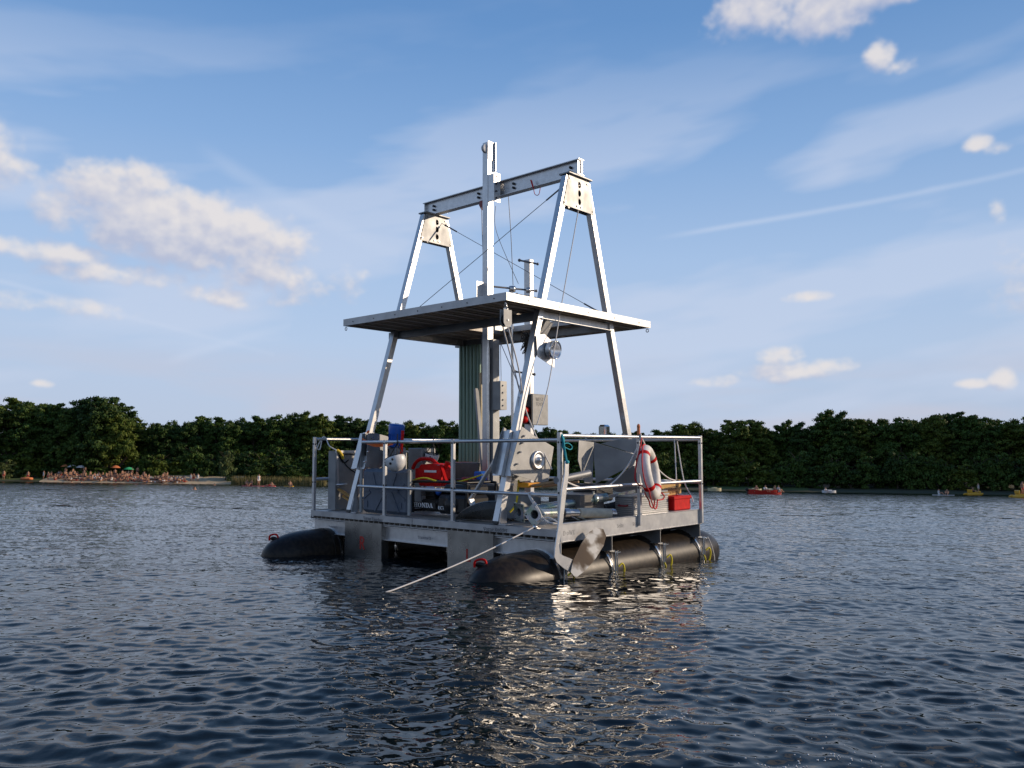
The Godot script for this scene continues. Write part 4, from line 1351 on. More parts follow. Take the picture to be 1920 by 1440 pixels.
	# gantry: two leaning frames and the beam between their tops
	for k in LEGS:
		var m := MB.new()
		m.bar(P(k[0], k[1], 0.0), P(k[0], k[2], 4.47), 0.085, 0.085, Vector3.RIGHT)
		var lg := obj("gantry_leg", m, M.aluminium, o)
		var ft := MB.new()
		ft.box(P(k[0] - 0.16, k[1] - 0.03, 0.0), P(k[0] - 0.055, k[1] + 0.10, 0.01))
		ft.prism(pv([[k[1] - 0.03, 0.0], [k[1] + 0.10, 0.0], [k[1] + 0.12, 0.16], [k[1] + 0.02, 0.2]]), in_u(k[0] - 0.052), 0.01)
		obj("foot_bracket", ft, M.aluminium, lg)
		var cap := MB.new()
		cap.bar(P(k[0], k[1], -0.0), P(k[0], lerpf(k[1], k[2], 0.006), 0.03), 0.088, 0.088, Vector3.RIGHT)
		obj("end_cap", cap, M.black_plastic, lg)
	for u in [0.95, 3.73]:
		for s in [-1, 1]:
			var holes := []
			for w in [4.40, 4.285, 4.17]:
				var h := PackedVector2Array()
				for i in 12: h.append(Vector2(1.615 + (0.045 if cos(TAU * i / 12) > 0 else 0.02) * cos(TAU * i / 12), w + 0.045 * sin(TAU * i / 12)))
				holes.append(h)
			var m := MB.new()
			m.prism(pv([[1.40, 4.50], [1.83, 4.50], [1.955, 4.06], [1.275, 4.06]]), in_u(u + s * 0.049), 0.008, holes)
			var gp := obj("gusset_plate", m, M.aluminium_dull, o)
			var bm := MB.new()
			for q in [[1.43, 4.45], [1.80, 4.45], [1.31, 4.10], [1.92, 4.10], [1.57, 4.10], [1.66, 4.10]]: bolt(bm, P(u + s * 0.053, q[0], q[1]), Vector3(-s, 0, 0))
			obj("bolt", bm, M.stainless, gp)
		var cp := MB.new()
		cp.rbox(P(u - 0.09, 1.36, 4.502), P(u + 0.09, 1.87, 4.522), 0.003)
		obj("cap_plate", cp, M.aluminium_dull, o)
	var top := obj("gantry_beam", ibeam(P(0.85, 1.61, 4.633), P(3.94, 1.61, 4.633), 0.22, 0.11, 0.010), M.aluminium, o)
	var st := MB.new()
	for u in [0.87, 3.9]: st.box(P(u, 1.56, 4.535), P(u + 0.008, 1.66, 4.73))
	obj("stiffener", st, M.aluminium, top)
	var bm2 := MB.new()
	for u in [1.02, 2.05, 2.75, 3.72]:
		for w in [4.60, 4.66]: bolt(bm2, P(u, 1.603, w), Vector3(0, 0, 1), 0.018, 0.03)
	obj("bolt", bm2, M.dark_steel, top)
	# wire braces between the frames
	for k in [[P(0.98, 1.45, 4.40), P(3.70, 0.90, 2.73)], [P(3.70, 1.72, 4.42), P(0.98, 2.28, 2.73)]]:
		var m := MB.new()
		m.tube([k[0], k[1]], 0.0045, 6)
		var br := obj("brace_wire", m, M.cable_steel, o)
		for s in 2:
			var tb := MB.new()
			var a: Vector3 = k[s].lerp(k[1 - s], 0.03)
			var b: Vector3 = k[s].lerp(k[1 - s], 0.11)
			tb.tube([a, a.lerp(b, 0.2), b], [0.016, 0.011, 0.011], 8)
			obj("turnbuckle", tb, M.cable_steel, br)
	# raised platform
	for k in [[P(0.99, 0.86, 2.505), P(3.9, 0.93, 2.605)], [P(0.99, 2.24, 2.505), P(3.9, 2.31, 2.605)]]:
		box_part("platform_bearer", k[0], k[1], M.aluminium_dull, o)
	for u in [0.985, 3.77]:
		var m := MB.new()
		m.box(P(u - 0.11, 0.80, 2.505), P(u - 0.045, 2.36, 2.510))
		m.box(P(u - 0.052, 0.80, 2.510), P(u - 0.045, 2.36, 2.605))
		obj("platform_carrier", m, M.aluminium, o)
	var fm := MB.new()
	fm.box(P(0.75, 0.005, 2.612), P(3.87, 0.013, 2.708))
	fm.box(P(0.75, 3.09, 2.612), P(3.87, 3.098, 2.708))
	fm.box(P(0.75, 0.013, 2.612), P(0.758, 3.09, 2.708))
	fm.box(P(3.862, 0.013, 2.612), P(3.87, 3.09, 2.708))
	for k in [[1.38, 1.39], [2.58, 2.59]]: fm.box(P(k[0], 1.02, 2.62), P(k[1], 2.1, 2.70))
	fm.box(P(1.39, 1.02, 2.62), P(2.58, 1.03, 2.70))
	fm.box(P(1.39, 2.09, 2.62), P(2.58, 2.1, 2.70))
	var pf := obj("upper_platform", fm, M.aluminium_grey, o)
	for i in 12:
		var u := 0.765 + i * 0.2583
		var spans := [[0.016, 3.086]]
		if u + 0.235 > 1.38 and u < 2.59: spans = [[0.016, 1.018], [2.102, 3.086]]
		for s in spans:
			var m := MB.new()
			m.box(P(u, s[0], 2.675), P(u + 0.236, s[1], 2.69))
			for e in [0.0, 0.112, 0.222]: m.box(P(u + e, s[0], 2.615), P(u + e + 0.014, s[1], 2.675))
			for e in [0.014, 0.208]: m.box(P(u + e, s[0], 2.615), P(u + e + 0.014, s[1], 2.620))
			obj("plank", m, M.aluminium_plank, pf)
	var bm3 := MB.new()
	for i in 7: bolt(bm3, P(0.95 + i * 0.45, 0.005, 2.655), Vector3(0, 0, 1), 0.008, 0.005)
	for i in 5: bolt(bm3, P(0.75, 0.4 + i * 0.6, 2.655), Vector3(1, 0, 0), 0.008, 0.005)
	obj("bolt", bm3, M.dark_steel, pf)
	for k in [P(3.84, 0.03, 2.60), P(0.78, 3.06, 2.60)]:
		var ring := []
		for i in 10: ring.append(k + Vector3(cos(TAU * i / 10) * 0.022, -0.028 + sin(TAU * i / 10) * 0.022, 0))
		var m := MB.new()
		m.tube(ring, 0.006, 6, true)
		obj("eye_bolt", m, M.stainless, pf)
	# mast with its head sheave, the sliding bracket and the drill guide beside it
	var mm := MB.new()
	mm.rbox(P(2.40, 1.42, 0.02), P(2.505, 1.545, 5.32), 0.006)
	var mast := obj("mast", mm, M.aluminium, o)
	var hd := MB.new()
	hd.box(P(2.392, 1.425, 5.06), P(2.40, 1.54, 5.33))
	hd.box(P(2.36, 1.546, 4.9), P(2.40, 1.555, 5.33))
	obj("head_plate", hd, M.aluminium, mast)
	var sh := MB.new()
	sh.lathe([Vector2(0, -0.02), Vector2(0.06, -0.02), Vector2(0.048, 0), Vector2(0.06, 0.02), Vector2(0, 0.02)], Transform3D(Basis(Vector3(0, 1, 0), Vector3(1, 0, 0), Vector3(0, 0, -1)), P(2.44, 1.41, 5.22)), 16)
	obj("sheave", sh, M.white_plastic, mast)
	var clampm := MB.new()
	clampm.box(P(2.29, 1.43, 4.43), P(2.40, 1.45, 4.83))
	clampm.box(P(2.28, 1.43, 4.42), P(2.29, 1.56, 4.84))
	var cl := obj("mast_clamp", clampm, M.aluminium, o)
	var cb := MB.new()
	for w in [4.47, 4.57, 4.68, 4.78]: bolt(cb, P(2.28, 1.47, w), Vector3(1, 0, 0), 0.012, 0.02)
	obj("bolt", cb, M.dark_steel, cl)
	for k in [[P(2.27, 1.40, 0.05), P(2.385, 1.53, 2.42), "aluminium_dull"], [P(2.335, 1.385, 0.05), P(2.375, 1.399, 2.42), "stainless"]]:
		box_part("guide_rail", k[0], k[1], M[k[2]], o)
	box_part("guide_plate", P(2.515, 1.50, 1.80), P(2.60, 1.515, 2.52), M.grey_box, o)
	var gt := MB.new()
	gt.tube([P(2.325, 1.36, 0.4), P(2.325, 1.36, 2.3)], 0.022, 10)
	obj("guide_tube", gt, M.stainless, o)
	var sl := MB.new()
	sl.box(P(2.12, 1.39, 1.42), P(2.27, 1.52, 1.82))
	var slb := obj("slide_block", sl, M.aluminium_dull, o)
	var sb := MB.new()
	for w in [1.48, 1.56, 1.66, 1.76]: bolt(sb, P(2.12, 1.44, w), Vector3(1, 0, 0), 0.012, 0.015)
	obj("bolt", sb, M.stainless, slb)
	var mb2 := MB.new()
	mb2.box(P(2.30, 1.32, 2.72), P(2.52, 1.33, 3.22))
	mb2.box(P(2.40, 1.20, 2.72), P(2.408, 1.33, 3.24))
	obj("mast_collar", mb2, M.aluminium, o)
	var brace := MB.new()
	brace.bar(P(2.75, 1.55, 1.75), P(2.55, 1.50, 0.55), 0.05, 0.05)
	brace.bar(P(2.55, 1.50, 0.55), P(2.62, 1.45, 0.05), 0.05, 0.05)
	obj("mast_brace", brace, M.aluminium_dull, o)
	# control pole and socket box
	var pm2 := MB.new()
	pm2.rbox(P(2.41, 2.365, 0.02), P(2.53, 2.45, 3.755), 0.005)
	var pole := obj("control_pole", pm2, M.aluminium, o)
	for k in [[P(2.607, 2.35, 3.76), P(2.244, 2.35, 3.648)], [P(2.50, 1.60, 3.233), P(2.30, 2.38, 3.25)], [P(2.663, 2.35, 3.236), P(2.288, 2.35, 3.133)], [P(2.70, 2.35, 2.05), P(2.315, 2.35, 1.985)]]:
		var m := MB.new()
		m.tube([k[0], k[1]], 0.014, 8)
		m.ball(k[0], Vector3.ONE * 0.026, 8, 6)
		m.ball(k[1], Vector3.ONE * 0.022, 8, 6)
		obj("crank_rod", m, M.cable_steel, pole)
	var sp2 := MB.new()
	sp2.tube([P(2.40, 1.95, 1.2), P(2.40, 1.95, 3.24)], 0.02, 10)
	sp2.lathe([Vector2(0.0, -0.03), Vector2(0.05, -0.03), Vector2(0.05, 0.05), Vector2(0.0, 0.05)], Transform3D(Basis.IDENTITY, P(2.40, 1.95, 3.22)), 12)
	sp2.lathe([Vector2(0.0, -0.03), Vector2(0.04, -0.03), Vector2(0.04, 0.04), Vector2(0.0, 0.04)], Transform3D(Basis.IDENTITY, P(2.30, 2.2, 3.23)), 12)
	obj("drill_spindle", sp2, M.stainless, pole)
	var bx := MB.new()
	bx.rbox(P(2.32, 2.31, 1.23), P(2.405, 2.68, 1.695), 0.008)
	bx.box(P(2.405, 2.31, 1.66), P(2.42, 2.40, 1.69))
	var sbx := obj("socket_box", bx, M.grey_paint, o)
	text("WEST", 0.055, P(2.3185, 2.475, 1.615), PI / 2, M.marker_faint, sbx)
	text("TOOL", 0.055, P(2.3185, 2.485, 1.545), PI / 2, M.marker_faint, sbx)
	var bk := MB.new()
	bk.box(P(2.33, 2.300, 1.24), P(2.50, 2.308, 1.68))
	obj("socket_panel", bk, M.black_plastic, sbx)
	for w in [1.455, 1.32]:
		var m := MB.new()
		m.lathe([Vector2(0, 0), Vector2(0.055, 0.0), Vector2(0.058, 0.05), Vector2(0.045, 0.09), Vector2(0.03, 0.1), Vector2(0, 0.1)], Transform3D(Basis(Vector3(1, 0, 0), Vector3(0, -0.2, 0.98), Vector3(0, 0.98, 0.2)), P(2.42, 2.295, w)), 14)
		obj("plug_socket", m, M.red_plastic, sbx)
		var pg := MB.new()
		pg.tube(bez([P(2.43, 2.20, w - 0.02), P(2.44, 2.16, w - 0.04), P(2.45, 2.18, w - 0.16), P(2.46, 2.22, w - 0.4)], 4), 0.014, 8)
		obj("plug_cable", pg, M.black_rubber, sbx)
	# search light on the near leg
	var lm := MB.new()
	lm.prism(pv([[0.70, 2.28], [0.86, 2.31], [1.06, 2.20], [1.05, 1.90], [0.72, 2.02]]), in_u(0.885), 0.008)
	var lbr := obj("light_bracket", lm, M.aluminium, o)
	var lx := Transform3D(Basis(Vector3(0, 0, 1), Vector3(0.98, -0.08, 0.17).normalized(), Vector3(0.17, 0.98, 0).normalized()).orthonormalized(), P(0.88, 0.95, 2.12))
	var ld := MB.new()
	ld.lathe([Vector2(0.0, 0.0), Vector2(0.095, 0.0), Vector2(0.115, 0.03), Vector2(0.118, 0.105), Vector2(0.108, 0.11), Vector2(0.10, 0.10), Vector2(0.07, 0.03), Vector2(0.0, 0.015)], lx, 28)
	var lamp := obj("search_light", ld, M.chrome, o)
	var gl := MB.new()
	gl.lathe([Vector2(0.0, 0.106), Vector2(0.06, 0.104), Vector2(0.104, 0.098)], lx, 28)
	obj("lens", gl, M.lens_glass, lamp)
	# bracket plates and winches on the legs
	for k in [[0.98, 0.56, 1.095], [3.73, 0.60, 1.10]]:
		var slope := (1.40 - 0.06) / 4.47
		var m := MB.new()
		var w0: float = k[1]
		var w1: float = k[2]
		for sx in [[-0.145, -0.050], [0.012, 0.145]]:
			var q := []
			for e in [[w0, 0.0], [w1, 0.0], [w0, 0.012], [w1, 0.012]]:
				q.append([e[0], 0.06 + e[0] * slope - 0.060 + e[1]])
			m.hexa([P(k[0] + sx[0], q[0][1], w0), P(k[0] + sx[1], q[0][1], w0), P(k[0] + sx[1], q[2][1], w0), P(k[0] + sx[0], q[2][1], w0), P(k[0] + sx[0], q[1][1], w1), P(k[0] + sx[1], q[1][1], w1), P(k[0] + sx[1], q[3][1], w1), P(k[0] + sx[0], q[3][1], w1)])
		m.bar(P(k[0] - 0.02, 0.06 + w0 * slope - 0.085, w0), P(k[0] - 0.02, 0.06 + w1 * slope - 0.085, w1), 0.065, 0.05, Vector3.RIGHT)
		m.bar(P(k[0] - 0.145, 0.06 + w0 * slope - 0.03, w0), P(k[0] - 0.145, 0.06 + w1 * slope - 0.03, w1), 0.006, 0.06, Vector3(0, 0, 1))
		obj("leg_bracket", m, M.aluminium, o)
	for k in [[0.80, [[0.29, 1.07], [0.335, 1.141], [0.57, 1.03], [0.927, 0.901], [0.82, 0.484], [0.657, 0.469], [0.135, 0.591], [0.12, 0.66]], 0.605, 0.742, "near", 0.30], [3.52, [[0.19, 1.09], [0.315, 1.10], [0.537, 1.056], [0.66, 0.95], [0.62, 0.66], [0.40, 0.60], [0.16, 0.63]], 0.42, 0.82, "far", 0.13]]:
		var m := MB.new()
		m.prism(pv(k[1]), in_u(k[0]), 0.008)
		var wn := obj("winch_plate", m, M.aluminium_dull, o)
		var m2 := MB.new()
		m2.prism(pv(k[1]), in_u(k[0] + k[5]), 0.008)
		obj("rear_plate", m2, M.aluminium_dull, wn)
		var dr := MB.new()
		dr.tube([P(k[0] + 0.01, k[2], k[3]), P(k[0] + k[5] - 0.01, k[2], k[3])], 0.19, 24)
		obj("drum", dr, M.dark_steel, wn)
		if k[4] == "near":
			var dk := MB.new()
			dk.lathe([Vector2(0.0, 0.06), Vector2(0.022, 0.06), Vector2(0.023, 0.03), Vector2(0.05, 0.029), Vector2(0.052, 0.018), Vector2(0.085, 0.017), Vector2(0.09, 0.03), Vector2(0.112, 0.03), Vector2(0.116, 0.0)], Transform3D(Basis(Vector3(0, 0, 1), Vector3(1, 0, 0), Vector3(0, 1, 0)), P(k[0] - 0.004, k[2], k[3])), 28)
			obj("bearing_cover", dk, M.aluminium, wn)
		var bb := MB.new()
		for q in [[k[1][0][0] + 0.03, 1.03], [k[1][0][0] + 0.0, 0.95], [k[1][0][0] - 0.04, 0.84], [k[1][0][0] - 0.10, 0.70]]: bolt(bb, P(k[0] - 0.004, q[0] + 0.03, q[1]), Vector3(1, 0, 0), 0.013, 0.03)
		obj("bolt", bb, M.stainless, wn)
	# blue winch motor on the far frame
	var bt := Basis(Vector3(0.13, 0, 0.99).normalized(), 0.0)
	var mo := MB.new()
	var up := Vector3(0.15, 0.98, 0.05).normalized()
	var mo_x := Transform3D(Basis(up.cross(Vector3(0, 0, 1)).normalized(), up, Vector3(0, 0, 1)), P(3.30, 0.50, 0.90))
	mo.lathe([Vector2(0, 0), Vector2(0.092, 0), Vector2(0.098, 0.02), Vector2(0.098, 0.19), Vector2(0.110, 0.195), Vector2(0.113, 0.30), Vector2(0.10, 0.325), Vector2(0, 0.33)], mo_x, 24)
	var motor := obj("winch_motor", mo, M.blue_paint, o)
	motor.set_meta("label", "blue electric winch motor")
	var fins := MB.new()
	for i in 20:
		var a := TAU * i / 20
		var e := mo_x.basis * Vector3(cos(a), 0, sin(a))
		fins.bar(mo_x.origin + e * 0.101 + up * 0.03, mo_x.origin + e * 0.101 + up * 0.19, 0.006, 0.012, e)
	obj("cooling_fin", fins, M.blue_paint, motor)
	var gear := MB.new()
	gear.rbox(P(3.20, 0.44, 0.70), P(3.40, 0.62, 0.90), 0.02)
	gear.bar(P(3.44, 0.40, 0.62), P(3.38, 0.42, 0.88), 0.03, 0.03)
	gear.bar(P(3.16, 0.42, 0.62), P(3.24, 0.44, 0.90), 0.03, 0.03)
	gear.tube([P(3.30, 0.42, 0.74), P(3.30, 0.36, 0.74)], 0.05, 14)
	gear.tube([P(3.18, 0.5, 0.78), P(3.45, 0.5, 0.86)], 0.05, 10)
	obj("gearbox", gear, M.aluminium_dull, motor)
	var rb := MB.new()
	rb.bar(P(3.10, 0.46, 1.13), P(3.14, 0.46, 0.62), 0.022, 0.035)
	obj("guard_bar", rb, M.red_plastic, motor)
	# starboard winch housing of folded sheet at the rear foot
	var hp := MB.new()
	hp.prism(pv([[1.86, 0.99], [2.20, 0.965], [2.16, 0.40], [1.98, 0.42], [1.84, 0.72]]), in_u(1.12), 0.008)
	var hou := obj("winch_housing", hp, M.aluminium_dull, o)
	var hb2 := MB.new()
	hb2.hexa([P(1.15, 2.22, 0.97), P(0.62, 2.50, 0.79), P(0.66, 2.48, 0.66), P(1.12, 2.24, 0.40), P(1.15, 2.235, 0.97), P(0.62, 2.515, 0.79), P(0.66, 2.495, 0.66), P(1.12, 2.255, 0.40)])
	obj("folded_side", hb2, M.aluminium_dull, hou)
	var hc := MB.new()
	hc.hexa([P(0.655, 2.485, 0.645), P(0.60, 2.80, 0.63), P(0.68, 2.80, 0.18), P(1.08, 2.265, 0.35), P(0.665, 2.49, 0.645), P(0.61, 2.805, 0.63), P(0.69, 2.805, 0.18), P(1.09, 2.27, 0.35)])
	obj("folded_bottom", hc, M.aluminium_dull, hou)
	var hd2 := MB.new()
	hd2.hexa([P(1.04, 2.262, 0.95), P(0.80, 2.39, 1.01), P(0.60, 2.495, 1.01), P(0.61, 2.49, 0.80), P(1.04, 2.272, 0.95), P(0.80, 2.40, 1.01), P(0.60, 2.505, 1.01), P(0.61, 2.50, 0.80)])
	obj("name_plate", hd2, M.aluminium_dull, hou)
	var hm := MB.new()
	hm.rbox(P(1.03, 2.35, 1.05), P(1.16, 2.48, 1.21), 0.025)
	obj("winch_motor", hm, M.chrome, o)
	var hcap := MB.new()
	hcap.box(P(1.0, 2.33, 1.03), P(1.2, 2.5, 1.05))
	hcap.box(P(1.22, 2.34, 0.70), P(1.30, 2.46, 0.86))
	obj("motor_mount", hcap, M.dark_steel, o)

# ---------------------------------------------------------------- gear lying on the raft
func gear() -> void:
	var o: Node3D
	var m: MB
	# tall bin of folded sheet metal at the far end
	o = thing("metal_bin", "tall open aluminium bin at the left end of the raft deck", "bin", P(4.2, 1.0, 0.0))
	m = MB.new()
	m.box(P(4.26, 0.20, 0.0), P(4.44, 0.206, 0.85))
	m.box(P(4.26, 0.20, 0.0), P(4.266, 1.55, 0.85))
	m.box(P(4.434, 0.206, 0.0), P(4.44, 1.55, 0.85))
	m.box(P(4.266, 1.544, 0.0), P(4.434, 1.55, 0.85))
	m.box(P(4.266, 0.206, 0.01), P(4.434, 1.544, 0.02))
	obj("sheet_body", m, M.aluminium_dull, o)
	m = MB.new()
	m.box(P(4.235, 0.19, 0.82), P(4.262, 1.56, 0.855))
	m.bar(P(4.255, 0.215, 0.85), P(4.255, 0.235, 0.33), 0.02, 0.03)
	obj("rim", m, M.aluminium, o)
	m = MB.new()
	m.tube(bez([P(4.26, 0.22, 0.36), P(4.20, 0.20, 0.365), P(4.14, 0.27, 0.37), P(4.19, 0.34, 0.37), P(4.26, 0.34, 0.365)], 4), 0.014, 8)
	obj("spout_ring", m, M.aluminium, o)
	m = MB.new()
	m.bar(P(4.24, 0.24, 0.30), P(4.0, 0.40, 0.12), 0.10, 0.02)
	m.bar(P(4.22, 0.30, 0.20), P(4.02, 0.34, 0.10), 0.03, 0.03)
	solo("timber_offcut", m, M.timber_orange, "orange brown timber piece leaning against the aluminium bin", "timber", P(4.1, 0.3, 0.1))
	m = MB.new()
	m.tube(bez([P(4.25, 0.21, 0.845), P(4.25, 0.24, 0.80), P(4.25, 0.30, 0.70), P(4.25, 0.36, 0.68), P(4.25, 0.42, 0.72)], 4), 0.009, 6)
	m.tube(bez([P(4.25, 0.24, 0.80), P(4.252, 0.40, 0.62), P(4.25, 0.6, 0.50), P(4.25, 0.8, 0.42)], 4), 0.007, 6)
	m.tube(bez([P(4.23, 0.24, 0.80), P(4.232, 0.6, 0.80), P(4.23, 1.0, 0.81)], 4), 0.007, 6)
	solo("dark_cord", m, M.black_rubber, "dark cord hanging down the side of the aluminium bin", "cord", P(4.25, 0.5, 0.5))
	m = MB.new()
	m.tube(bez([P(4.24, 0.20, 0.86), P(4.22, 0.24, 0.83), P(4.23, 0.29, 0.77), P(4.24, 0.31, 0.74)], 4), 0.022, 8)
	m.tube(bez([P(4.25, 0.75, 0.87), P(4.22, 0.85, 0.90), P(4.25, 0.98, 0.88), P(4.23, 1.15, 0.90), P(4.26, 1.25, 0.87)], 4), 0.02, 8)
	solo("yellow_rope", m, M.rope_yellow, "yellow rope knotted over the rim of the aluminium bin", "rope", P(4.24, 0.5, 0.85))
	m = MB.new()
	m.tube(bez([P(4.53, 0.145, 1.035), P(4.53, 0.10, 0.97), P(4.53, 0.065, 0.89), P(4.53, 0.105, 0.87), P(4.53, 0.13, 0.95), P(4.53, 0.15, 1.04), P(4.50, 0.17, 1.05), P(4.50, 0.2, 1.02), P(4.38, 0.17, 0.92), P(4.27, 0.21, 0.86)], 5), 0.009, 7)
	solo("white_rope", m, M.rope_white, "white rope loop tied to the left corner rail above the bin", "rope", P(4.5, 0.15, 1.0))
	# grey moulded panel with raised ribs
	o = thing("plastic_tank", "blue grey plastic tank with embossed ribs behind the bow rail", "tank", P(3.1, 0.25, 0.0))
	m = MB.new()
	m.rbox(P(2.63, 0.15, 0.005), P(3.60, 0.27, 0.61), 0.045)
	obj("shell", m, M.grey_plastic, o)
	for k in [[3.35, 0.55, 3.28, 0.36], [2.86, 0.55, 2.95, 0.36], [3.10, 0.30, 3.30, 0.04], [2.96, 0.30, 2.80, 0.04], [3.55, 0.20, 3.40, 0.29], [2.70, 0.42, 2.84, 0.33], [2.68, 0.20, 2.82, 0.29], [3.42, 0.31, 3.54, 0.31], [3.14, 0.31, 3.24, 0.31], [2.82, 0.31, 2.92, 0.31], [3.47, 0.17, 3.47, 0.09], [2.76, 0.17, 2.76, 0.09]]:
		m = MB.new()
		m.bar(P(k[0], 0.150, k[1]), P(k[2], 0.150, k[3]), 0.026, 0.022, Vector3(0, 0, 1))
		obj("rib", m, M.grey_plastic, o)
	for k in [3.62, 2.61]:
		m = MB.new()
		m.bar(P(k, 0.16, 0.01), P(k, 0.16, 0.60), 0.022, 0.045)
		obj("side_rim", m, M.grey_paint, o)
	# generator
	o = thing("generator", "black framed petrol generator with white lettering behind the bow rail", "generator", P(2.1, 0.55, 0.0))
	for z in [0.32, 0.85]:
		m = MB.new()
		m.tube(bez([P(2.58, z, 0.02), P(2.58, z, 0.36), P(2.50, z, 0.43), P(1.66, z, 0.43), P(1.58, z, 0.36), P(1.58, z, 0.02)], 3), 0.018, 8)
		obj("frame_tube", m, M.black_plastic, o)
	m = MB.new()
	for u in [1.66, 2.5]: m.tube([P(u, 0.32, 0.43), P(u, 0.85, 0.43)], 0.016, 8)
	for u in [1.58, 2.58]: m.tube([P(u, 0.32, 0.05), P(u, 0.85, 0.05)], 0.016, 8)
	obj("cross_tube", m, M.black_plastic, o)
	m = MB.new()
	m.rbox(P(2.16, 0.38, 0.04), P(2.50, 0.80, 0.20), 0.02)
	for i in 6: m.box(P(2.22, 0.36, 0.245 + i * 0.018), P(2.48, 0.75, 0.252 + i * 0.018))
	m.box(P(2.26, 0.42, 0.20), P(2.45, 0.72, 0.36))
	obj("engine_block", m, M.dark_steel, o)
	m = MB.new()
	m.rbox(P(2.24, 0.37, 0.315), P(2.50, 0.6, 0.365), 0.012)
	obj("muffler", m, M.stainless, o)
	m = MB.new()
	m.box(P(2.13, 0.300, 0.085), P(2.55, 0.312, 0.165))
	var pl := obj("maker_panel", m, M.black_plastic, o)
	text("HONDA", 0.060, P(2.362, 0.298, 0.125), 0.0, M.print_white, pl, "Droid Serif", true, 0.0, 1.15)
	m = MB.new()
	m.rbox(P(1.58, 0.31, 0.03), P(2.12, 0.75, 0.27), 0.04)
	m.lathe([Vector2(0.0, 0.11), Vector2(0.05, 0.10), Vector2(0.11, 0.06), Vector2(0.125, 0.0)], Transform3D(Basis(Vector3(1, 0, 0), Vector3(0, 0, 1), Vector3(0, -1, 0)), P(1.86, 0.34, 0.15)), 20)
	var al := obj("alternator_housing", m, M.black_plastic, o)
	text("ECT 7000", 0.042, P(1.935, 0.296, 0.105), 0.0, M.print_white, al, "Droid Sans", true, 0.0, 1.2)
	m = MB.new()
	m.lathe([Vector2(0.0, 0.02), Vector2(0.03, 0.018), Vector2(0.055, 0.0)], Transform3D(Basis(Vector3(1, 0, 0), Vector3(0, 0.5, 0.86), Vector3(0, -0.86, 0.5)), P(1.90, 0.300, 0.205)), 16)
	obj("recoil_cap", m, M.stainless, al)
	m = MB.new()
	m.rbox(P(1.62, 0.40, 0.27), P(2.1, 0.78, 0.40), 0.03)
	obj("control_cabinet", m, M.black_plastic, o)
	m = MB.new()
	m.ball(P(2.20, 0.42, 0.30), Vector3(0.045, 0.05, 0.045), 12, 8)
	obj("fuel_filter", m, M.blue_paint, o)
	o.transform = RX * Transform3D(Basis.IDENTITY, P(2.1, 0.55, 0.0) + P(0.13, 0.0, 0.018))
	# red canister on the generator
	o = thing("fuel_canister", "bright red plastic fuel canister with white label on the generator", "canister", P(2.8, 0.75, 0.4))
	m = MB.new()
	m.prism(pv([[2.57, 0.37], [3.0, 0.37], [3.03, 0.42], [3.03, 0.60], [2.98, 0.66], [2.74, 0.68], [2.63, 0.65], [2.57, 0.58]]), in_v(0.80), 0.22)
	m.prism(pv([[3.03, 0.40], [3.17, 0.42], [3.17, 0.60], [3.03, 0.62]]), in_v(0.84), 0.16)
	obj("canister_body", m, M.red_plastic, o)
	m = MB.new()
	m.tube(bez([P(3.27, 0.80, 0.60), P(3.20, 0.79, 0.68), P(3.08, 0.78, 0.735), P(2.88, 0.78, 0.735), P(2.80, 0.78, 0.70), P(2.74, 0.78, 0.665)], 5), 0.026, 10)
	obj("handle", m, M.red_plastic, o)
	m = MB.new()
	m.bar(P(2.63, 0.74, 0.65), P(2.44, 0.68, 0.40), 0.04, 0.045)
	m.tube([P(2.60, 0.80, 0.62), P(2.56, 0.80, 0.70)], 0.03, 12)
	obj("spout", m, M.red_plastic, o)
	m = MB.new()
	m.box(P(2.66, 0.684, 0.555), P(2.90, 0.689, 0.585))
	obj("label_strip", m, M.print_white, o)
	m = MB.new()
	m.rbox(P(3.17, 0.88, 0.02), P(3.47, 1.15, 0.89), 0.01)
	solo("grey_cabinet", m, M.aluminium_dull, "plain grey metal cabinet behind the blue winch motor", "cabinet", P(3.3, 1.0, 0.0))
	# cases and small gear in the middle
	o = thing("equipment_case", "dark grey case with a red end under the green pipes", "case", P(2.9, 1.5, 0.3))
	m = MB.new()
	m.rbox(P(2.62, 1.45, 0.10), P(3.08, 1.85, 0.68), 0.01)
	obj("case_body", m, M.grey_box, o)
	m = MB.new()
	m.rbox(P(3.08, 1.42, 0.30), P(3.28, 1.85, 0.68), 0.02)
	obj("end_panel", m, M.red_plastic, o)
	m = MB.new()
	m.rbox(P(2.08, 0.95, 0.40), P(2.22, 1.10, 0.575), 0.02)
	solo("blue_canister", m, M.blue_paint, "small blue canister beside the foot of the mast", "canister", P(2.15, 1.0, 0.4))
	o = thing("water_pump", "dark red pump with a small label right of the generator", "pump", P(2.25, 0.9, 0.2))
	m = MB.new()
	m.rbox(P(2.14, 0.84, 0.36), P(2.37, 1.0, 0.50), 0.03)
	m.tube([P(2.25, 0.83, 0.43), P(2.25, 1.0, 0.43)], 0.06, 14)
	obj("pump_body", m, M.dark_red, o)
	m = MB.new()
	m.box(P(2.17, 0.828, 0.40), P(2.22, 0.838, 0.44))
	obj("label_strip", m, M.print_white, o)
	m = MB.new()
	m.rbox(P(2.12, 0.86, 0.02), P(2.38, 1.02, 0.36), 0.02)
	obj("pump_stand", m, M.black_plastic, o)
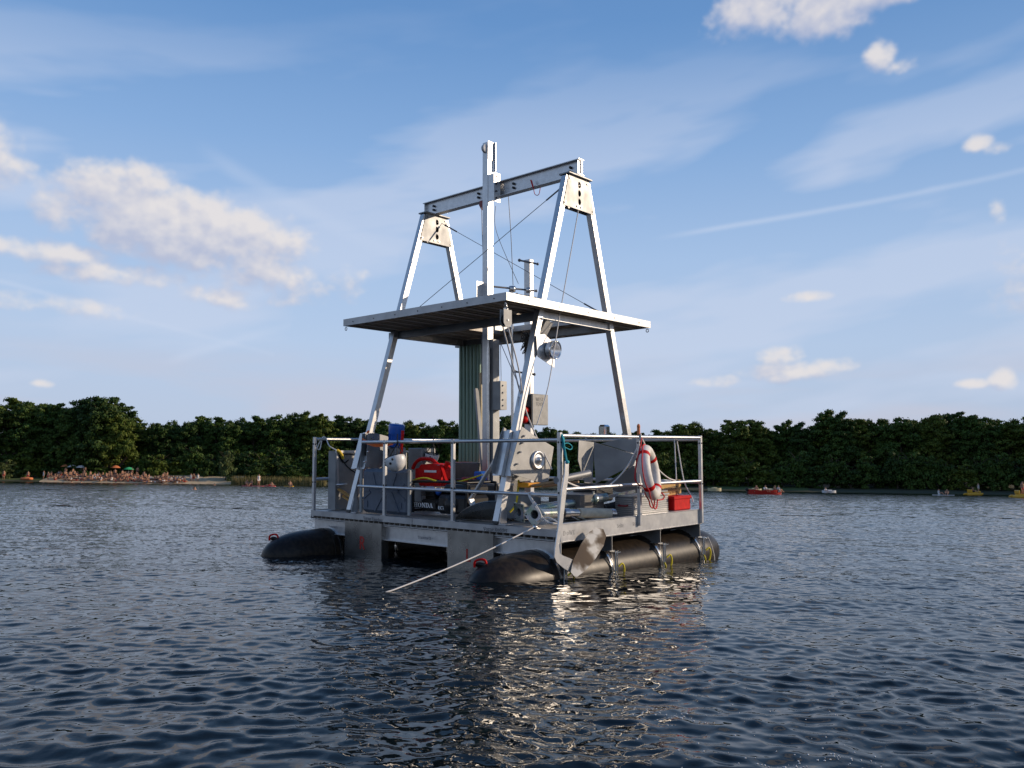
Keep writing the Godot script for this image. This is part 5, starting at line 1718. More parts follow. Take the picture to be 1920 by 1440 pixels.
	for k in [[1.80, 1.0, 2.09, 1.30, 0.02, 0.405, "dull aluminium box in front of the mast foot"], [2.28, 1.58, 2.62, 1.95, 0.02, 0.49, "taller dull aluminium box behind the mast foot"]]:
		o = thing("storage_box", k[6], "box", P(k[0], k[1], 0.0))
		m = MB.new()
		m.rbox(P(k[0], k[1], k[4]), P(k[2], k[3], k[5]), 0.008)
		obj("box_body", m, M.grey_box, o)
		m = MB.new()
		m.box(P(k[0] - 0.008, k[1] - 0.008, k[5] - 0.02), P(k[2] + 0.008, k[3], k[5] + 0.006))
		obj("lid", m, M.aluminium_dull, o)
	# bent bar and curved sheet in front
	m = MB.new()
	m.bar(P(1.14, 0.32, 0.84), P(1.64, 0.32, 0.25), 0.022, 0.06, Vector3(0, 0, 1))
	m.bar(P(1.64, 0.32, 0.27), P(1.55, 0.32, 0.06), 0.022, 0.075, Vector3(0, 0, 1))
	solo("bent_bar", m, M.aluminium, "bent flat aluminium bar leaning behind the near gantry leg", "metal bar", P(1.4, 0.3, 0.0))
	m = MB.new()
	var rows := []
	for i in 15:
		var t := i / 14.0
		var u := lerpf(1.72, 1.02, t)
		var hgt := 0.255 * sin(PI * 0.5 * pow(t, 0.75)) + 0.012
		rows.append([P(u, 0.40, 0.006), P(u, 0.28, hgt * 0.3), P(u, 0.18, hgt * 0.65), P(u, 0.12, hgt)])
	for i in 14:
		for j in 3:
			var nn := Vector3(0, -0.4, 1)
			m.quad(rows[i][j], rows[i][j + 1], rows[i + 1][j + 1], rows[i + 1][j], nn)
			var th := Vector3(0, 0.006, -0.004)
			m.quad(rows[i][j] - th, rows[i][j + 1] - th, rows[i + 1][j + 1] - th, rows[i + 1][j] - th, -nn)
		m.quad(rows[i][3], rows[i + 1][3], rows[i + 1][3] - Vector3(0, 0.006, -0.004), rows[i][3] - Vector3(0, 0.006, -0.004), Vector3.UP)
	solo("curved_sheet", m, M.sheet_metal, "curved sheet of metal lying on deck behind the bow edge", "metal sheet", P(1.3, 0.2, 0.0))
	# green pipes stored upright
	for i in 6:
		m = MB.new()
		m.tube([P(3.665 - i * 0.078, 2.15, 0.02), P(3.665 - i * 0.078, 2.15, 2.5)], 0.035, 14)
		solo("drill_pipe", m, M.green_pipe, ["leftmost green pipe of the upright bundle left of the mast", "second green pipe from the left in the upright bundle", "third green pipe from the left in the upright bundle", "fourth green pipe from the left in the upright bundle", "fifth green pipe from the left in the upright bundle", "rightmost green pipe of the upright bundle left of the mast"][i], "pipe", P(3.665 - i * 0.078, 2.15, 0.02), "green drill pipes standing upright left of the mast")
	m = MB.new()
	m.tube([P(3.20, 2.12, 0.02), P(3.23, 2.14, 2.05)], 0.026, 12)
	solo("cream_pole", m, M.cream_pipe, "slim cream pole standing right of the green pipes", "pole", P(3.2, 2.12, 0.02))
	m = MB.new()
	m.box(P(3.70, 2.10, 2.53), P(3.86, 2.19, 2.60))
	m.box(P(3.24, 2.195, 2.44), P(3.72, 2.205, 2.505))
	solo("pipe_holder", m, M.aluminium, "aluminium holder under the platform above the green pipes", "holder", P(3.6, 2.15, 2.5))
	# helmets
	for k in [[2.68, -0.02, 0.715, 0.135, "white climbing helmet hanging upside down from the bow rail", 0.35], [3.06, 0.97, 0.77, 0.10, "small white helmet hanging behind the red canister", -0.2]]:
		o = thing("helmet", k[4], "helmet", P(k[0], k[1], k[2]))
		var c := P(k[0], k[1], k[2])
		var r: float = k[3]
		var xb := Basis(Vector3(0, 0, 1), k[5])
		m = MB.new()
		m.lathe([Vector2(0.0, -r), Vector2(r * 0.5, -r * 0.88), Vector2(r * 0.85, -r * 0.52), Vector2(r, 0.0), Vector2(r * 0.98, r * 0.35), Vector2(r * 0.93, r * 0.36), Vector2(r * 0.9, 0.0), Vector2(r * 0.7, -r * 0.5), Vector2(0.0, -r * 0.9)], Transform3D(xb * Basis.from_scale(Vector3(1.1, 1.0, 0.95)), c), 24)
		obj("shell", m, M.white_plastic, o)
		m = MB.new()
		for q in [[-0.5, 0.1, 0.82], [-0.75, -0.05, 0.62], [0.45, 0.05, 0.86], [0.15, -0.25, 0.93]]:
			m.ball(c + xb * (Vector3(q[0] * 1.08, q[1], q[2] * 0.93) * r), Vector3(0.2, 0.13, 0.07) * r, 8, 6)
		obj("vent", m, M.black_plastic, o)
		m = MB.new()
		var hook := c + Vector3(0.02, r * 1.75, -0.01)
		for s in [Vector3(-1.05, 0.3, 0.2), Vector3(0.95, 0.35, 0.5), Vector3(0.3, 0.35, -0.9)]: m.tube([c + xb * (s * r), hook], 0.007, 5)
		m.tube([hook, hook + Vector3(0, 0.12, 0)], 0.007, 5)
		obj("chin_strap", m, M.black_rubber, o)
		m = MB.new()
		m.lathe([Vector2(r * 0.9, r * 0.30), Vector2(r * 1.0, r * 0.42), Vector2(r * 0.86, r * 0.44), Vector2(r * 0.82, r * 0.3)], Transform3D(xb * Basis.from_scale(Vector3(1.1, 1.0, 0.95)), c), 20)
		obj("rim_band", m, M.black_rubber, o)
	# orange strap round the far leg
	m = MB.new()
	var sp := bez([P(3.70, 0.36, 1.13), P(3.72, 0.30, 1.05), P(3.62, 0.18, 1.0), P(3.42, 0.14, 0.955), P(3.28, 0.14, 0.93), P(3.18, 0.20, 0.935), P(3.17, 0.34, 0.96)], 5)
	for i in sp.size() - 1: m.bar(sp[i], sp[i + 1] + (sp[i + 1] - sp[i]) * 0.05, 0.008, 0.05)
	solo("orange_strap", m, M.strap_orange, "orange lashing strap slung round the left gantry leg", "strap", P(3.4, 0.2, 1.0))
	# cables over the generator
	m = MB.new()
	m.tube(bez([P(2.86, 0.40, 0.44), P(2.49, 0.30, 0.50), P(2.23, 0.32, 0.46), P(1.94, 0.40, 0.46), P(1.70, 0.60, 0.55)], 6), 0.011, 6)
	solo("power_cable", m, M.strap_yellow, "yellow cable looped over the generator", "cable", P(2.3, 0.4, 0.45))
	m = MB.new()
	m.tube(bez([P(1.0, 0.50, 0.50), P(0.98, 0.45, 0.31), P(0.985, 0.42, 0.20), P(1.02, 0.36, 0.12)], 5), 0.013, 6)
	solo("yellow_strap", m, M.strap_yellow, "yellow strap hanging under the near winch plate", "strap", P(1.0, 0.45, 0.3))
	# pipes with flanges, lying on the right of the deck
	for k in [[P(0.80, 0.28, 0.135), P(0.42, 1.50, 0.27), 0.055, 0.093, "zinc", "galvanised pipe with a square flange, the left one of two by the bow", 0.06], [P(0.45, 0.15, 0.135), P(0.52, 0.95, 0.11), 0.058, 0.088, "zinc", "greenish galvanised pipe with a diamond set flange behind the white rope", 0.75]]:
		var d: Vector3 = (k[1] - k[0]).normalized()
		o = thing("flanged_pipe", k[5], "pipe", k[0])
		m = MB.new()
		m.pipe(k[0], k[1], k[2], k[2] - 0.008, 20)
		obj("tube", m, M[k[4]], o)
		m = MB.new()
		var x := Vector3.UP.cross(d).normalized().rotated(d, k[6])
		m.prism(PackedVector2Array([Vector2(-0.105, -0.105), Vector2(0.105, -0.105), Vector2(0.105, 0.105), Vector2(-0.105, 0.105)]), Transform3D(Basis(x, d.cross(x), d), k[0]), 0.014, [ellipse(0, 0, k[2] - 0.004, k[2] - 0.004, 18)])
		obj("flange", m, M.zinc, o)
		m = MB.new()
		for q in [[-1, -1], [1, -1], [1, 1], [-1, 1]]: bolt(m, k[0] + (x * q[0] + d.cross(x) * q[1]) * 0.083 - d * 0.006, -d, 0.008, 0.006)
		obj("bolt_hole", m, M.dark_steel, o)
		if k[6] < 0.5:
			m = MB.new()
			m.lathe([Vector2(0.056, 0), Vector2(0.072, 0.0), Vector2(0.072, 0.05), Vector2(0.056, 0.05)], Transform3D(Basis(x, d, x.cross(d)), k[1] - d * 0.22), 18)
			m.bar(k[1] - d * 0.2, k[1] - d * 0.2 + Vector3(0, 0.10, 0), 0.03, 0.02)
			m.bar(k[1] - d * 0.1, k[1] + d * 0.45 + Vector3(0, 0.02, 0), 0.05, 0.035)
			obj("pipe_clamp", m, M.zinc, o)
	o = thing("suction_hose", "cream hose with a metal coupling lying along the right deck edge", "hose", P(0.40, 0.70, 0.1))
	m = MB.new()
	m.tube(bez([P(0.37, 0.86, 0.115), P(0.33, 1.1, 0.105), P(0.26, 1.35, 0.085)], 5), 0.06, 18)
	obj("hose_body", m, M.cream_hose, o)
	m = MB.new()
	m.pipe(P(0.43, 0.66, 0.125), P(0.41, 0.72, 0.124), 0.054, 0.034, 20)
	m.pipe(P(0.41, 0.72, 0.124), P(0.36, 0.90, 0.115), 0.044, 0.034, 20)
	m.pipe(P(0.262, 1.345, 0.085), P(0.245, 1.41, 0.08), 0.064, 0.05, 20)
	obj("coupling", m, M.stainless, o)
	m = MB.new()
	m.bar(P(0.42, 0.75, 0.09), P(0.36, 0.86, 0.03), 0.025, 0.012)
	m.bar(P(0.38, 0.83, 0.09), P(0.30, 0.93, 0.03), 0.025, 0.012)
	obj("clasp", m, M.zinc, o)
	o = thing("black_hose", "black ribbed hose behind the flanged pipes", "hose", P(0.6, 1.5, 0.1))
	m = MB.new()
	m.tube(bez([P(0.66, 0.98, 0.10), P(0.60, 1.35, 0.10), P(0.58, 1.75, 0.10), P(0.62, 2.05, 0.12)], 6), 0.075, 16)
	obj("hose_body", m, M.black_rubber, o)
	m = MB.new()
	for t in [P(0.63, 1.15, 0.10), P(0.60, 1.4, 0.10), P(0.58, 1.62, 0.10)]: m.lathe([Vector2(0.075, -0.012), Vector2(0.083, -0.01), Vector2(0.083, 0.01), Vector2(0.075, 0.012)], Transform3D(Basis(Vector3(1, 0, 0), Vector3(0, 0, -1), Vector3(0, 1, 0)), t), 16)
	obj("hose_ring", m, M.dark_steel, o)
	m = MB.new()
	m.rbox(P(0.62, 1.55, 0.20), P(1.0, 1.95, 0.42), 0.02)
	solo("tool_crate", m, M.black_plastic, "black crate below the folded winch housing", "crate", P(0.8, 1.7, 0.2))
	m = MB.new()
	m.rbox(P(1.02, 0.55, 0.02), P(1.45, 0.95, 0.33), 0.01)
	solo("pale_case", m, M.aluminium_dull, "pale metal case behind the near gantry foot", "case", P(1.2, 0.7, 0.0))
	m = MB.new()
	m.rbox(P(0.45, 1.0, 0.02), P(0.95, 1.5, 0.02 + 0.30), 0.01)
	solo("low_case", m, M.grey_box, "grey case under the galvanised pipe at mid deck", "case", P(0.7, 1.2, 0.0))
	o = thing("paddle", "wooden paddle with an orange blade under the near winch", "paddle", P(0.7, 0.4, 0.45))
	m = MB.new()
	m.tube([P(0.72, 0.42, 0.44), P(0.10, 0.48, 0.545)], 0.018, 8)
	m.tube([P(0.62, 0.50, 0.43), P(0.12, 0.54, 0.50)], 0.014, 8)
	obj("shaft", m, M.wood, o)
	m = MB.new()
	m.rbox(P(0.73, 0.36, 0.42), P(0.90, 0.62, 0.475), 0.008)
	obj("blade", m, M.orange_plastic, o)
	# aluminium case, carton, red box along the right rail
	o = thing("aluminium_case", "ribbed aluminium transport case with a red handle inside the right rail", "case", P(0.25, 1.9, 0.0))
	m = MB.new()
	m.rbox(P(0.125, 1.665, 0.02), P(0.41, 2.49, 0.275), 0.012)
	obj("case_body", m, M.aluminium_dull, o)
	for i in 9:
		m = MB.new()
		m.box(P(0.118, 1.69, 0.040 + i * 0.025), P(0.126, 2.47, 0.052 + i * 0.025))
		obj("rib", m, M.aluminium, o)
		m = MB.new()
		m.box(P(0.15, 1.658, 0.040 + i * 0.025), P(0.39, 1.666, 0.052 + i * 0.025))
		obj("rib", m, M.aluminium, o)
	m = MB.new()
	m.box(P(0.115, 1.655, 0.275), P(0.42, 2.50, 0.297))
	obj("lid", m, M.aluminium, o)
	m = MB.new()
	m.tube(bez([P(0.21, 1.66, 0.17), P(0.22, 1.625, 0.165), P(0.32, 1.625, 0.165), P(0.33, 1.66, 0.17)], 4), 0.012, 8)
	obj("handle", m, M.dark_red, o)
	o = thing("red_crate", "bright red plastic crate at the right end of the deck", "crate", P(0.13, 2.7, 0.0))
	m = MB.new()
	m.rbox(P(0.06, 2.52, 0.063), P(0.33, 2.95, 0.235), 0.012)
	obj("crate_body", m, M.red_plastic, o)
	m = MB.new()
	m.rbox(P(0.05, 2.505, 0.205), P(0.34, 2.965, 0.25), 0.01)
	obj("rim", m, M.red_plastic, o)
	o = thing("carton", "brown cardboard carton with printed name behind the right rail", "carton", P(0.3, 2.75, 0.3))
	var cx := Transform3D(Basis(Vector3(1, 0, 0), 0.06), P(0.2, 2.68, 0.355))
	m = MB.new()
	m.hexa([cx * Vector3(-0.16, -0.10, -0.26), cx * Vector3(0.0, -0.10, -0.26), cx * Vector3(0.0, -0.10, 0.26), cx * Vector3(-0.16, -0.10, 0.26), cx * Vector3(-0.16, 0.085, -0.26), cx * Vector3(0.0, 0.085, -0.26), cx * Vector3(0.0, 0.085, 0.26), cx * Vector3(-0.16, 0.085, 0.26)])
	var cbx := obj("carton_body", m, M.cardboard, o)
	text("GUNNERS", 0.045, cx * Vector3(0.0015, -0.012, 0.0), PI / 2, M.marker_ink, cbx, "Droid Serif", true, 0.06, 1.1)
	text("ALMEERDE HOLLAND", 0.024, cx * Vector3(0.0015, -0.068, 0.0), PI / 2, M.print_brown, cbx, "Droid Sans", true, 0.06)
	m = MB.new()
	m.ball(P(0.28, 2.60, 0.43), Vector3(0.1, 0.035, 0.2), 14, 8)
	solo("white_bag", m, M.white_plastic, "crumpled white bag on top of the cardboard carton", "bag", P(0.28, 2.6, 0.43))
	m = MB.new()
	m.box(P(0.15, 2.35, 0.312), P(0.5, 2.52, 0.335))
	solo("flat_board", m, M.grey_paint, "pale flat board between the aluminium case and the carton", "board", P(0.3, 2.4, 0.31))
	# life ring hanging on the right rail
	o = thing("life_ring", "white life ring with red bands and red rope on the right rail", "life ring", P(-0.06, 1.70, 0.6))
	var fwd := Vector3(0.69, 0.0, -0.72).rotated(Vector3.UP, 0.0)
	fwd = (RX.basis.inverse() * Vector3(0.158, -0.03, -0.987)).normalized()
	var rt := fwd.cross(Vector3.UP).normalized()
	var upv := rt.cross(fwd).normalized()
	var aa := upv.rotated(fwd, -0.16)
	var bb := (fwd * cos(0.20) + rt * sin(0.20)).normalized()
	bb = (bb - aa * bb.dot(aa)).normalized()
	var mid := P(-0.09, 1.715, 0.585)
	var ring := []
	for i in 48: ring.append(mid + aa * cos(TAU * i / 48) * 0.275 + bb * sin(TAU * i / 48) * 0.275)
	m = MB.new()
	m.tube(ring, 0.070, 18, true)
	obj("ring_body", m, M.ring_foam, o)
	for a in [0.78, 2.3, 3.95, 5.45]:
		var pts := []
		for j in 4: pts.append(mid + (aa * cos(a + j * 0.06) + bb * sin(a + j * 0.06)) * 0.275)
		m = MB.new()
		m.tube(pts, 0.0725, 18)
		obj("red_band", m, M.red_plastic, o)
	m = MB.new()
	for s in 4:
		var a0: float = [0.87, 2.39, 4.04, 5.54][s]
		var a1: float = [2.39, 4.04, 5.54, 7.15][s]
		var pts := []
		for j in 9:
			var a := lerpf(a0, a1, j / 8.0)
			var sag := sin(PI * j / 8.0)
			pts.append(mid + (aa * cos(a) + bb * sin(a)) * (0.350 + 0.05 * sag) - Vector3(0, 0.05 * sag, 0))
		m.tube(bez(pts, 2), 0.0085, 6)
	m.tube(bez([P(-0.05, 1.60, 1.02), P(-0.08, 1.52, 0.90), P(-0.09, 1.44, 0.757), P(-0.09, 1.39, 0.597), P(-0.09, 1.39, 0.50), P(-0.10, 1.47, 0.435), P(-0.12, 1.60, 0.418)], 4), 0.009, 6)
	m.tube(bez([P(-0.12, 1.62, 0.40), P(-0.1, 1.584, 0.334), P(-0.1, 1.665, 0.246), P(-0.1, 1.70, 0.17), P(-0.1, 1.77, 0.156), P(-0.1, 1.80, 0.24)], 4), 0.009, 6)
	m.tube(bez([P(-0.1, 1.86, 0.24), P(-0.1, 1.984, 0.244), P(-0.1, 2.02, 0.283), P(-0.1, 1.96, 0.325)], 4), 0.009, 6)
	obj("grab_rope", m, M.red_rope, o)
	# anchor at the near corner
	o = thing("anchor", "folding anchor of pale metal hanging at the nearest corner", "anchor", P(-0.10, 0.1, 0.0))
	m = MB.new()
	m.prism(pv([[0.03, 0.745], [0.09, 0.745], [0.085, 0.60], [0.045, 0.42], [-0.02, 0.10], [-0.09, -0.16], [-0.075, -0.235], [-0.02, -0.265], [0.10, -0.305], [0.265, -0.375], [0.30, -0.42], [0.17, -0.485], [0.0, -0.405], [-0.13, -0.325], [-0.165, -0.265], [-0.155, -0.18], [-0.085, 0.10], [-0.035, 0.42], [0.015, 0.60]]), in_u(-0.085), 0.014)
	obj("shank", m, M.aluminium, o)
	m = MB.new()
	var fx := Transform3D(Basis(Vector3(0.0, 0.64, -0.77).normalized(), Vector3(0.45, -0.69, -0.57).normalized(), Vector3.ZERO), P(-0.14, 0.37, -0.26))
	fx.basis.y = (fx.basis.y - fx.basis.x * fx.basis.y.dot(fx.basis.x)).normalized()
	fx.basis.z = fx.basis.x.cross(fx.basis.y)
	m.prism(PackedVector2Array([Vector2(-0.36, 0.03), Vector2(-0.35, -0.05), Vector2(-0.22, -0.10), Vector2(0.0, -0.125), Vector2(0.2, -0.12), Vector2(0.31, -0.08), Vector2(0.36, 0.0), Vector2(0.32, 0.07), Vector2(0.2, 0.105), Vector2(0.0, 0.105), Vector2(-0.2, 0.08)]), fx, 0.014)
	obj("fluke", m, M.rusty_steel, o)
	m = MB.new()
	for q in [[0.06, 0.715], [-0.10, -0.27]]: bolt(m, P(-0.078, q[0], q[1]), Vector3(1, 0, 0), 0.012, 0.003)
	obj("pin_hole", m, M.black_plastic, o)
	o = thing("steel_roller", "thick steel tube lashed across the anchor at the nearest corner", "roller", P(-0.05, 0.3, 0.55))
	m = MB.new()
	m.tube([P(0.02, 0.0, 0.535), P(-0.06, 0.49, 0.60)], 0.040, 20)
	obj("roller_tube", m, M.aluminium_dull, o)
	m = MB.new()
	m.tube([P(-0.06, 0.488, 0.60), P(-0.0605, 0.493, 0.6005)], 0.0415, 20)
	obj("end_disc", m, M.white_plastic, o)
	m = MB.new()
	m.tube([P(-0.0605, 0.492, 0.6005), P(-0.061, 0.496, 0.601)], 0.008, 10)
	obj("end_hole", m, M.black_plastic, o)
	m = MB.new()
	m.tube(bez([P(-0.03, 0.02, 1.05), P(-0.06, 0.03, 0.98), P(-0.05, 0.04, 0.90), P(-0.075, 0.05, 0.80), P(-0.085, 0.06, 0.735)], 5), 0.009, 6)
	m.tube(bez([P(-0.03, 0.04, 1.05), P(-0.05, 0.055, 0.99), P(-0.07, 0.035, 0.92), P(-0.075, 0.055, 0.82), P(-0.09, 0.065, 0.72)], 5), 0.009, 6)
	m.tube(bez([P(-0.05, 0.04, 0.93), P(-0.06, 0.12, 0.94), P(-0.06, 0.19, 0.90), P(-0.06, 0.15, 0.87), P(-0.05, 0.06, 0.90)], 5), 0.007, 6)
	m.ball(P(-0.085, 0.062, 0.735), Vector3(0.03, 0.022, 0.03), 8, 6)
	m.ball(P(-0.04, 0.045, 0.97), Vector3(0.022, 0.05, 0.022), 8, 6)
	solo("teal_rope", m, M.rope_teal, "teal rope knotted to the corner rail, holding the anchor", "rope", P(-0.05, 0.04, 0.9))
	# pulley block and lines
	o = thing("pulley_block", "grey pulley block hanging from the nearest corner of the platform", "pulley", P(0.82, 0.05, 2.45))
	m = MB.new()
	var shape := pv([[-0.07, 0.10], [0.07, 0.10], [0.07, -0.06], [0.04, -0.10], [-0.04, -0.10], [-0.07, -0.06]])
	for s in [-0.028, 0.028]: m.prism(shape, Transform3D(Basis(Vector3(0, 0, -1), Vector3(0, 1, 0), Vector3(1, 0, 0)), P(0.81, 0.06, 2.41) + Vector3(s, 0, 0)), 0.006)
	obj("cheek_plate", m, M.grey_paint, o)
	m = MB.new()
	m.lathe([Vector2(0, -0.02), Vector2(0.065, -0.02), Vector2(0.05, 0), Vector2(0.065, 0.02), Vector2(0, 0.02)], Transform3D(Basis(Vector3(0, 0, 1), Vector3(1, 0, 0), Vector3(0, 1, 0)), P(0.81, 0.06, 2.39)), 16)
	obj("sheave", m, M.dark_steel, o)
	m = MB.new()
	m.tube(bez([P(0.80, 0.06, 2.50), P(0.785, 0.05, 2.54), P(0.80, 0.04, 2.60), P(0.82, 0.05, 2.54), P(0.81, 0.06, 2.50)], 4), 0.008, 6)
	m.box(P(0.79, 0.04, 2.49), P(0.83, 0.08, 2.53))
	bolt(m, P(0.78, 0.06, 2.385), Vector3(1, 0, 0), 0.014, 0.01)
	obj("shackle", m, M.stainless, o)
	for k in [["hoisting_rope", [P(0.848, 0.05, 2.31), P(0.878, 0.30, 1.78), P(0.95, 0.479, 1.548), P(0.90, 0.62, 1.169), P(0.74, 0.816, 0.628)], "rope_white", 0.009, "white hoisting rope running from the pulley block down across the winch", "rope"],
		["hoisting_rope", [P(0.77, 0.05, 2.31), P(0.826, 0.30, 1.841), P(0.94, 0.487, 1.56), P(0.97, 0.46, 1.50), P(0.95, 0.44, 1.40)], "rope_white", 0.009, "white rope from the pulley block ending in a knot", "rope"],
		["thin_line", [P(0.90, 1.60, 4.05), P(0.86, 1.16, 2.66), P(0.77, 0.94, 2.215), P(0.72, 0.727, 1.634), P(0.76, 0.56, 1.164)], "rope_white", 0.007, "thin pale line falling from the right gantry top past the lamp", "rope"],
		["wire_rope", [P(2.115, 1.55, 4.5), P(2.11, 1.60, 3.93), P(2.159, 1.70, 3.218)], "cable_steel", 0.005, "wire rope from the gantry beam down to the crank rod", "wire rope"],
		["wire_rope", [P(2.596, 1.50, 4.40), P(2.563, 1.48, 3.99), P(2.53, 1.46, 3.60), P(2.52, 1.45, 2.8)], "cable_steel", 0.005, "wire rope from the red pulley down along the mast", "wire rope"],
		["wire_rope", [P(2.391, 1.58, 4.40), P(2.391, 1.60, 4.018), P(2.057, 1.70, 3.227)], "cable_steel", 0.004, "slanting wire rope right of the mast above the platform", "wire rope"],
		["wire_rope", [P(2.277, 1.55, 2.40), P(1.62, 1.25, 1.66)], "cable_steel", 0.005, "slanting wire rope right of the mast under the platform", "wire rope"],
		["wire_rope", [P(2.266, 1.55, 2.36), P(2.225, 1.52, 1.79), P(2.195, 1.5, 1.44)], "cable_steel", 0.004, "short wire rope hanging straight beside the guide rail", "wire rope"],
		["rail_rope", [P(0.0, 0.02, 0.55), P(-0.04, 0.10, 0.52), P(0.06, 0.50, 0.44), P(0.2, 1.0, 0.40), P(0.2, 1.30, 0.45), P(0.1, 1.50, 0.66), P(-0.03, 1.58, 0.95), P(-0.05, 1.58, 1.05), P(-0.02, 1.64, 1.02), P(0.06, 1.90, 0.86), P(0.10, 2.2, 0.62), P(0.16, 2.55, 0.49), P(0.2, 2.80, 0.445)], "rope_white", 0.010, "long white rope slung along inside the right rail", "rope"],
		["rail_rope", [P(0.36, 3.06, 0.99), P(0.35, 3.04, 1.02), P(0.31, 3.0, 0.60), P(0.27, 2.95, 0.30), P(0.22, 2.9, 0.06)], "rope_white", 0.009, "white rope hanging straight from the rear right rail", "rope"],
		["rail_rope", [P(0.37, 3.06, 1.0), P(0.36, 3.12, 0.99), P(0.19, 3.0, 0.45), P(0.06, 2.97, 0.24), P(0.03, 2.96, 0.16)], "rope_white", 0.008, "white rope end slanting down beside the right corner post", "rope"],
		["bow_rope", [P(0.40, -0.02, 0.385), P(0.385, 0.06, 0.39), P(0.40, -0.01, 0.36), P(0.312, 0.02, 0.209), P(0.222, 0.06, 0.09), P(0.126, 0.08, 0.06), P(0.10, 0.3, 0.04)], "rope_white", 0.009, "white rope looped over the bow rail by the nearest corner", "rope"],
		["bow_rope", [P(0.39, -0.01, 0.36), P(0.25, 0.02, 0.15), P(0.33, 0.05, 0.07), P(0.20, 0.08, 0.12), P(0.05, 0.10, 0.06)], "rope_white", 0.009, "second white rope tangled on deck by the nearest corner", "rope"],
		["drain_line", [P(-0.05, 3.20, -0.32), P(-0.08, 3.25, -0.45), P(-0.10, 3.28, -0.60), P(-0.10, 3.28, -0.75)], "rope_white", 0.007, "thin white line hanging into the water at the far right float", "rope"]]:
		m = MB.new()
		m.tube(bez(k[1], 6), k[3], 7)
		solo(k[0], m, M[k[2]], k[4], k[5], k[1][0])
	m = MB.new()
	var a := RX * P(0.328, -0.02, 0.008)
	var b := Vector3(-1.095, 0.0, -8.111)
	var c2 := Vector3(-1.6, -0.12, -7.7)
	var mp := []
	for i in 25:
		var t := i / 24.0
		mp.append(RX.affine_inverse() * (a.lerp(b, t) - Vector3(0, 0.03 * sin(PI * t), 0)))
	mp.append(RX.affine_inverse() * c2)
	m.tube(mp, 0.0075, 7)
	solo("mooring_line", m, M.rope_white, "taut white mooring line running from the bow edge into the water", "rope", P(0.328, -0.02, 0.0))
	m = MB.new()
	m.ball(P(0.33, 0.01, 0.01), Vector3(0.03, 0.025, 0.03), 10, 6)
	m.box(P(0.29, -0.0, -0.001), P(0.37, 0.06, 0.012))
	solo("cleat", m, M.stainless, "small steel cleat on the bow edge holding the mooring line", "cleat", P(0.33, 0.01, 0.0))
	o = thing("snatch_block", "small red pulley under the gantry beam left of the mast", "pulley", P(2.63, 1.5, 4.46))
	m = MB.new()
	m.prism(pv([[-0.035, 0.06], [0.035, 0.06], [0.05, 0.0], [0.0, -0.08], [-0.05, 0.0]]), Transform3D(Basis.IDENTITY, P(2.615, 1.54, 4.45)), 0.05)
	obj("pulley_body", m, M.dark_red, o)
	m = MB.new()
	m.tube([P(2.615, 1.54, 4.50), P(2.615, 1.57, 4.55)], 0.01, 6)
	obj("hook", m, M.dark_steel, o)
	m = MB.new()
	m.tube(bez([P(1.66, 1.54, 4.60), P(1.63, 1.53, 4.52), P(1.60, 1.53, 4.40), P(1.53, 1.53, 4.38), P(1.50, 1.53, 4.48)], 4), 0.005, 6)
	m.bar(P(1.68, 1.54, 4.62), P(1.63, 1.53, 4.50), 0.02, 0.012)
	solo("red_tag_line", m, M.red_rope, "thin red line looped under the right part of the gantry beam", "rope", P(1.6, 1.53, 4.5))
	m = MB.new()
	for i in 60:
		var an := i * 2.399
		var rr := sqrt(i / 60.0)
		var c := P(1.80, 1.60, 2.36) + Vector3(0.05 * cos(an) * rr, 0.15 * sin(an) * rr, 0.09 * cos(an * 1.7) * rr)
		var link := []
		for q in 8: link.append(c + Vector3(cos(TAU * q / 8 + an) * 0.02, sin(TAU * q / 8) * 0.028, sin(TAU * q / 8 + an) * 0.012))
		m.tube(link, 0.006, 5, true)
	solo("chain_bundle", m, M.bark, "bundle of brown chain hanging behind the right leg under the platform", "chain", P(1.86, 1.58, 2.36))
	m = MB.new()
	m.bar(P(0.93, 1.0, 2.50), P(1.05, 0.80, 2.06), 0.05, 0.14, Vector3(0, 0, 1))
	solo("hung_profile", m, M.aluminium_dull, "dark metal profile hung on the right front leg beside the lamp", "metal profile", P(1.0, 0.9, 2.3))
	m = MB.new()
	m.tube([P(-0.02, 1.58, 1.05), P(-0.02, 1.58, 1.14)], 0.02, 8)
	m.ball(P(-0.02, 1.58, 1.15), Vector3(0.022, 0.035, 0.022), 8, 6)
	solo("post_marker", m, M.cloth_orange, "small pinkish orange marker on the post above the life ring", "marker", P(-0.02, 1.58, 1.05))
	# bubbles on the water close to the camera
	ORG = Vector3.ZERO
	m = MB.new()
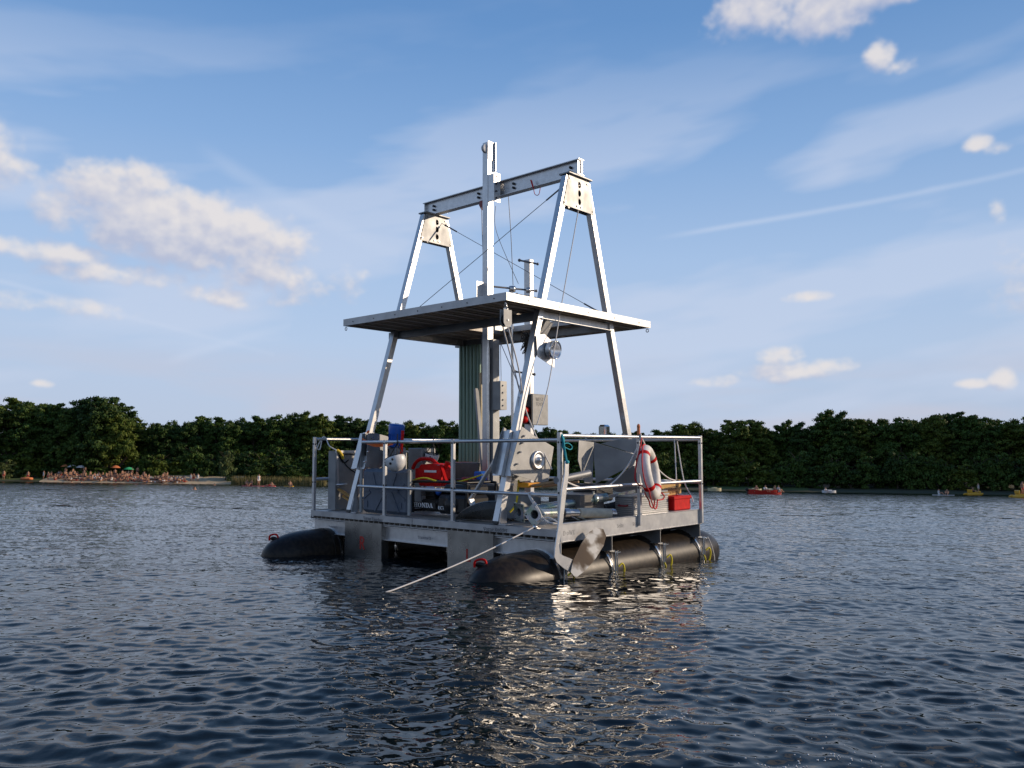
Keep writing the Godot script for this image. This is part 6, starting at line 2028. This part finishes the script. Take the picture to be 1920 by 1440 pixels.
	var g := RandomNumberGenerator.new()
	g.seed = 9
	for i in 150:
		var far := g.randf()
		var at := Vector3(lerpf(0.35, 1.35, g.randf()) + 0.25 * far, 0.0, lerpf(-3.15, -4.1, far) + 0.06 * g.randfn())
		if g.randf() < 0.75: at = Vector3([0.75, 1.02, 0.62, 1.25][i % 4], 0, [-3.85, -3.2, -3.95, -3.3][i % 4]) + Vector3(g.randfn() * 0.07, 0, g.randfn() * 0.035)
		at.y = wave(at.x, at.z, 0.02) + 0.001
		m.ball(at, Vector3(1, 0.5, 1) * g.randf_range(0.0015, 0.005), 6, 4)
	tag(obj("foam_bubbles", m, M.foam, self), "tiny white bubbles on the water in the lower right foreground", "bubbles", "", "stuff")

func _ready() -> void:
	# camera, sky, sun, exposure
	var cam := Camera3D.new()
	cam.name = "camera"
	cam.fov = 49.2207
	cam.near = 0.05
	cam.far = 900.0
	cam.transform = Transform3D(Basis(Vector3(0.99991, 0.01314, 0.00155), Vector3(-0.01323, 0.99302, 0.11717), Vector3(0.0, -0.11718, 0.99311)), Vector3(0, 1.02, 0))
	add_child(cam)
	var env := Environment.new()
	env.background_mode = Environment.BG_SKY
	env.sky = Sky.new()
	var sky := PanoramaSkyMaterial.new()
	sky.panorama = make_sky()
	env.sky.sky_material = sky
	env.tonemap_mode = Environment.TONE_MAPPER_LINEAR
	env.tonemap_exposure = 1.0
	env.sdfgi_enabled = true
	env.ssao_enabled = true
	env.ssil_enabled = true
	var we := WorldEnvironment.new()
	we.name = "world_environment"
	we.environment = env
	add_child(we)
	var sun := DirectionalLight3D.new()
	sun.name = "sun"
	sun.light_energy = 1.08
	sun.light_color = Color(1.0, 0.91, 0.80)
	sun.light_angular_distance = 0.5
	sun.shadow_enabled = true
	var to_sun := Vector3(0.985, 0.355, -0.10).normalized()
	sun.look_at_from_position(Vector3.ZERO, -to_sun, Vector3.UP)
	add_child(sun)
	materials()
	# large structure
	water()
	shore()
	trees()
	figures()
	raft()
	gear()
	boats()
	beach_life()
